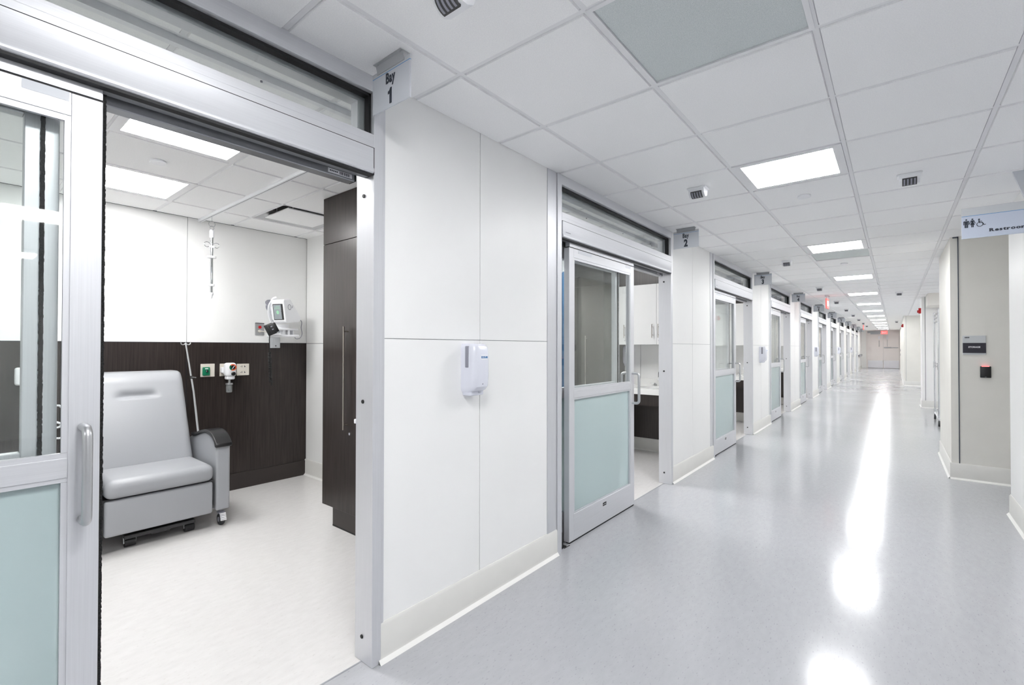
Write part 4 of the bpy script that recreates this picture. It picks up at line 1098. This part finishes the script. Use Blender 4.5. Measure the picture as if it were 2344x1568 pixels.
# body: local x = towards the screen, y = width, z = up; wedge back
mb = M(); poly = [(0.075, -0.105), (0.098, -0.085), (0.098, 0.125), (0.082, 0.138), (-0.02, 0.138), (-0.165, -0.055), (-0.168, -0.085), (-0.15, -0.105)]
mb.prism(poly, 'y', -0.093, 0.093); body = mb.build('body', 'white_plastic', t, m=bx)
md = body.modifiers.new('soft', 'BEVEL'); md.width = 0.010; md.segments = 3; md.limit_method = 'ANGLE'; md.angle_limit = 0.5
m = M(); m.mat('dark_plastic'); m.box(0.097, 0.1005, -0.070, 0.074, -0.066, 0.094, b=0.001)
m.build('bezel', None, body, m=bx)
m = M(); m.box(0.1005, 0.1015, -0.060, 0.048, -0.058, 0.086); m.build('screen', 'screen', body, m=bx)
m = M(); m.lathe([(0.020, 0), (0.018, 0.0012), (0.0, 0.0014)], (0.1013, -0.005, 0.01), 'x', 20)
for k in range(3): m.box(0.1013, 0.1019, -0.05 + 0.012 * k, 0.03, 0.045 + k * 0.012, 0.048 + k * 0.012)
m.build('screen_graphic', 'screen_green', body, m=bx)
m = M(); m.lathe([(0.010, 0), (0.010, 0.010), (0.0, 0.010)], (0.0985, 0.061, 0.018), 'x', 16)
for k in range(3): m.box(0.1, 0.103, 0.056, 0.068, 0.045 + k * 0.016, 0.055 + k * 0.016)
m.build('control', 'charcoal', body, m=bx)
m = M(); ring_pts = [(0.01 + 0.026 * math.cos(2 * PI * i / 24), 0.0935, 0.055 + 0.026 * math.sin(2 * PI * i / 24)) for i in range(24)]
m.tube(ring_pts, 0.0035, 6, closed=True); m.box(-0.045, -0.026, 0.0925, 0.0945, 0.045, 0.052); m.box(-0.05, -0.033, 0.0925, 0.0945, 0.058, 0.065); m.build('side_emblem', 'grey_plastic', body, m=bx)
# probe holder and leads on the left side
m = M(); m.box(-0.06, 0.06, -0.145, -0.10, -0.07, 0.07, b=0.012, seg=2); m.tube(smooth_path([(0.02, -0.17, -0.12), (0.045, -0.175, -0.02), (0.05, -0.155, 0.07), (0.03, -0.12, 0.14), (0.0, -0.09, 0.155)]), 0.015, 8); m.tube(smooth_path([(0.06, -0.16, -0.10), (0.08, -0.165, 0.0), (0.07, -0.145, 0.09), (0.04, -0.11, 0.13)]), 0.009, 8); m.build('probe_holder', 'white_plastic', body, m=bx)
m = M()
for k in range(4): m.tube(smooth_path([(0.02, -0.15, -0.09 + 0.04 * k), (0.03, -0.21 - 0.016 * (k % 2), 0.02 + 0.026 * k), (0.02, -0.22, 0.08 + 0.016 * k), (0.0, -0.17, 0.13), (-0.03, -0.12, 0.10)]), 0.0055, 6)
m.build('lead', 'grey_plastic', body, m=bx)
# black blood-pressure cuff
c = empty('blood_pressure_cuff', (-4.66, 2.058, 1.548)); tag(c, 'folded black blood pressure cuff with coiled lead hanging at the monitor', 'cuff')
rot = Matrix.Rotation(-0.45, 4, 'Z') @ Matrix.Rotation(0.45, 4, 'X') @ Matrix.Scale(0.85, 4)
m = M(); m.box(-0.02, 0.02, -0.062, 0.030, -0.068, 0.062, b=0.008, seg=2, m=rot); m.box(0.012, 0.034, -0.02, 0.062, -0.06, 0.050, b=0.008, seg=2, m=rot); m.build('cloth', 'dark_plastic', c)
m = M()
for k in range(2): m.box(0.0345, 0.0355, 0.0, 0.018, -0.02 + 0.034 * k, -0.008 + 0.034 * k, m=rot)
m.build('printed_mark', 'grey_plastic', c)
# coiled black lead hanging under it
pts = [( -4.705, 2.062, 1.49), (-4.70, 2.055, 1.44), (-4.71, 2.062, 1.36), (-4.72, 2.066, 1.32)]
for i in range(150):
    a = i * 2 * PI / 7; pts.append((-4.72 + 0.012 * math.cos(a), 2.066 + 0.015 * (i / 150) + 0.012 * math.sin(a), 1.315 - i * 0.00195))
pts += [(-4.72, 2.085, 1.01), (-4.72, 2.088, 0.99)]
m = M(); m.tube(pts, 0.0052, 6); ld = m.build('coiled_lead', 'dark_plastic', c, m=Matrix.Translation((4.70, -2.075, -1.545)))
# grey power lead looping at the right of the monitor
m = M(); m.tube(smooth_path([(-4.80, 2.33, 1.66), (-4.80, 2.39, 1.665), (-4.80, 2.425, 1.63), (-4.80, 2.42, 1.57), (-4.80, 2.43, 1.51), (-4.80, 2.41, 1.465), (-4.80, 2.37, 1.455), (-4.79, 2.345, 1.475)]), 0.0035, 8)
tag(m.build('power_lead', 'grey_plastic'), 'thin grey lead looping at the right of the monitor', 'cable')

# ------------------------------------------------------------------ Bay 1: hanging infusion hook pole
t = empty('infusion_hanger', (-4.63, 1.5305, 0)); tag(t, 'chrome infusion bag hanger hanging from the Bay 1 ceiling track', 'infusion hanger')
m = M(); m.cyl((0, 0, 2.47), (0, 0, 2.513), 0.002, n=6)
m.tube(arc((0, 0, 2.445), 0.025, 0, 2 * PI, 20, 'yz')[:-1], 0.003, 6, closed=True); m.tube(arc((0, 0, 2.412), 0.016, 0, 2 * PI, 16, 'yz')[:-1], 0.003, 6, closed=True); m.build('chain', 'steel', t)
m = M(); m.lathe([(0.010, 2.395), (0.018, 2.385), (0.018, 2.33), (0.016, 2.325)], (0, 0, 0), 'z', 16); m.build('sleeve', 'white_plastic', t)
m = M(); m.cyl((0, 0, 1.84), (0, 0, 2.33), 0.0125, n=16); m.build('tube', 'chrome', t)
m = M(); m.lathe([(0.014, 1.838), (0.016, 1.845), (0.016, 1.828), (0.010, 1.818), (0.008, 1.80), (0.0, 1.793)][::1], (0, 0, 0), 'z', 14); m.build('tip', 'white_plastic', t)
for z, r in ((2.155, 0.036), (1.91, 0.024)):
    m = M(); m.lathe([(0.013, z - 0.010), (r, z - 0.008), (r, z + 0.008), (0.013, z + 0.010)], (0, 0, 0), 'z', 18); m.build('collar', 'white_plastic', t)
for s_ in (-1, 1):
    m = M(); m.tube([(0, s_ * 0.010, 2.25)] + arc((0, s_ * 0.036, 2.262), 0.022, -PI * 0.5 if s_ > 0 else -PI * 0.5, (-PI * 0.5) + s_ * PI * 1.35, 12, 'yz'), 0.0035, 8); m.build('hook', 'chrome', t)
m = M(); m.box(-0.018, 0.018, -0.02, 0.02, 2.235, 2.255, b=0.004); m.build('hook_block', 'white_plastic', t)

# left part of the bay seen through the door glass
t = empty('call_handset', (BX + 0.012, 0.40, 1.155)); tag(t, 'white call handset on the brown wall behind the Bay 1 door glass', 'handset')
m = M(); m.box(0, 0.035, -0.03, 0.03, -0.065, 0.065, b=0.016, seg=3); m.build('body', 'white_plastic', t)
m = M(); m.box(-0.012, 0.004, -0.022, 0.022, -0.03, 0.03); m.build('holder', 'grey_plastic', t)
m = M()
m.tube([(-4.85, 0.50, 0.78), (-4.83, 0.56, 0.77)] + [(-4.84, 0.585 + 0.045 * math.cos(a), 0.85 + 0.085 * math.sin(a)) for a in [-2.2 + 0.5 * i for i in range(12)]] + [(-4.84, 0.60, 0.80), (-4.83, 0.66, 0.77), (-4.83, 0.73, 0.745), (-4.84, 0.68, 0.70), (-4.85, 0.60, 0.685), (-4.85, 0.52, 0.70), (-4.86, 0.50, 0.76)], 0.008, 8)
t = empty('power_lead', (-4.87, 0.66, 0.615)); tag(t, 'looped white power lead against the brown wall left of the recliner', 'cable')
m.build('cord', 'white_plastic', t, m=Matrix.Translation((4.87, -0.66, -0.615)))
m = M(); m.box(-0.05, 0.03, -0.045, 0.045, -0.05, 0.045, b=0.025, seg=3); m.build('plug', 'white_plastic', t)

# ------------------------------------------------------------------ camera
cam = bpy.data.cameras.new('camera'); co = bpy.data.objects.new('camera', cam); COL.objects.link(co)
f, yaw, pitch, roll = 1077.045, 0.68234, 0.010133, 0.001416
fwd = Vector((-math.sin(yaw) * math.cos(pitch), math.cos(yaw) * math.cos(pitch), math.sin(pitch)))
rt = Vector((math.cos(yaw), math.sin(yaw), 0)); up = rt.cross(fwd)
r2 = rt * math.cos(roll) + up * math.sin(roll); u2 = -rt * math.sin(roll) + up * math.cos(roll)
mw = Matrix((r2, u2, -fwd)).transposed().to_4x4(); mw.translation = (0, 0, CAMZ)
co.matrix_world = mw
cam.sensor_fit = 'HORIZONTAL'; cam.sensor_width = 36; cam.lens = f / 2344 * 36; cam.clip_start = 0.02; cam.clip_end = 200
S.camera = co

# ------------------------------------------------------------------ world and view
w = bpy.data.worlds.new('world'); S.world = w; w.use_nodes = True
w.node_tree.nodes['Background'].inputs[0].default_value = (0.9, 0.95, 1, 1); w.node_tree.nodes['Background'].inputs[1].default_value = 0.3
S.view_settings.view_transform = 'Standard'; S.view_settings.look = 'None'; S.view_settings.gamma = 1
S.view_settings.exposure = 0.0
c = S.cycles
c.adaptive_threshold = 0.02; c.max_bounces = 12; c.diffuse_bounces = 9; c.glossy_bounces = 5; c.transmission_bounces = 8; c.transparent_max_bounces = 16
c.sample_clamp_indirect = 12.0; c.caustics_reflective = False; c.caustics_refractive = False; c.use_denoising = True
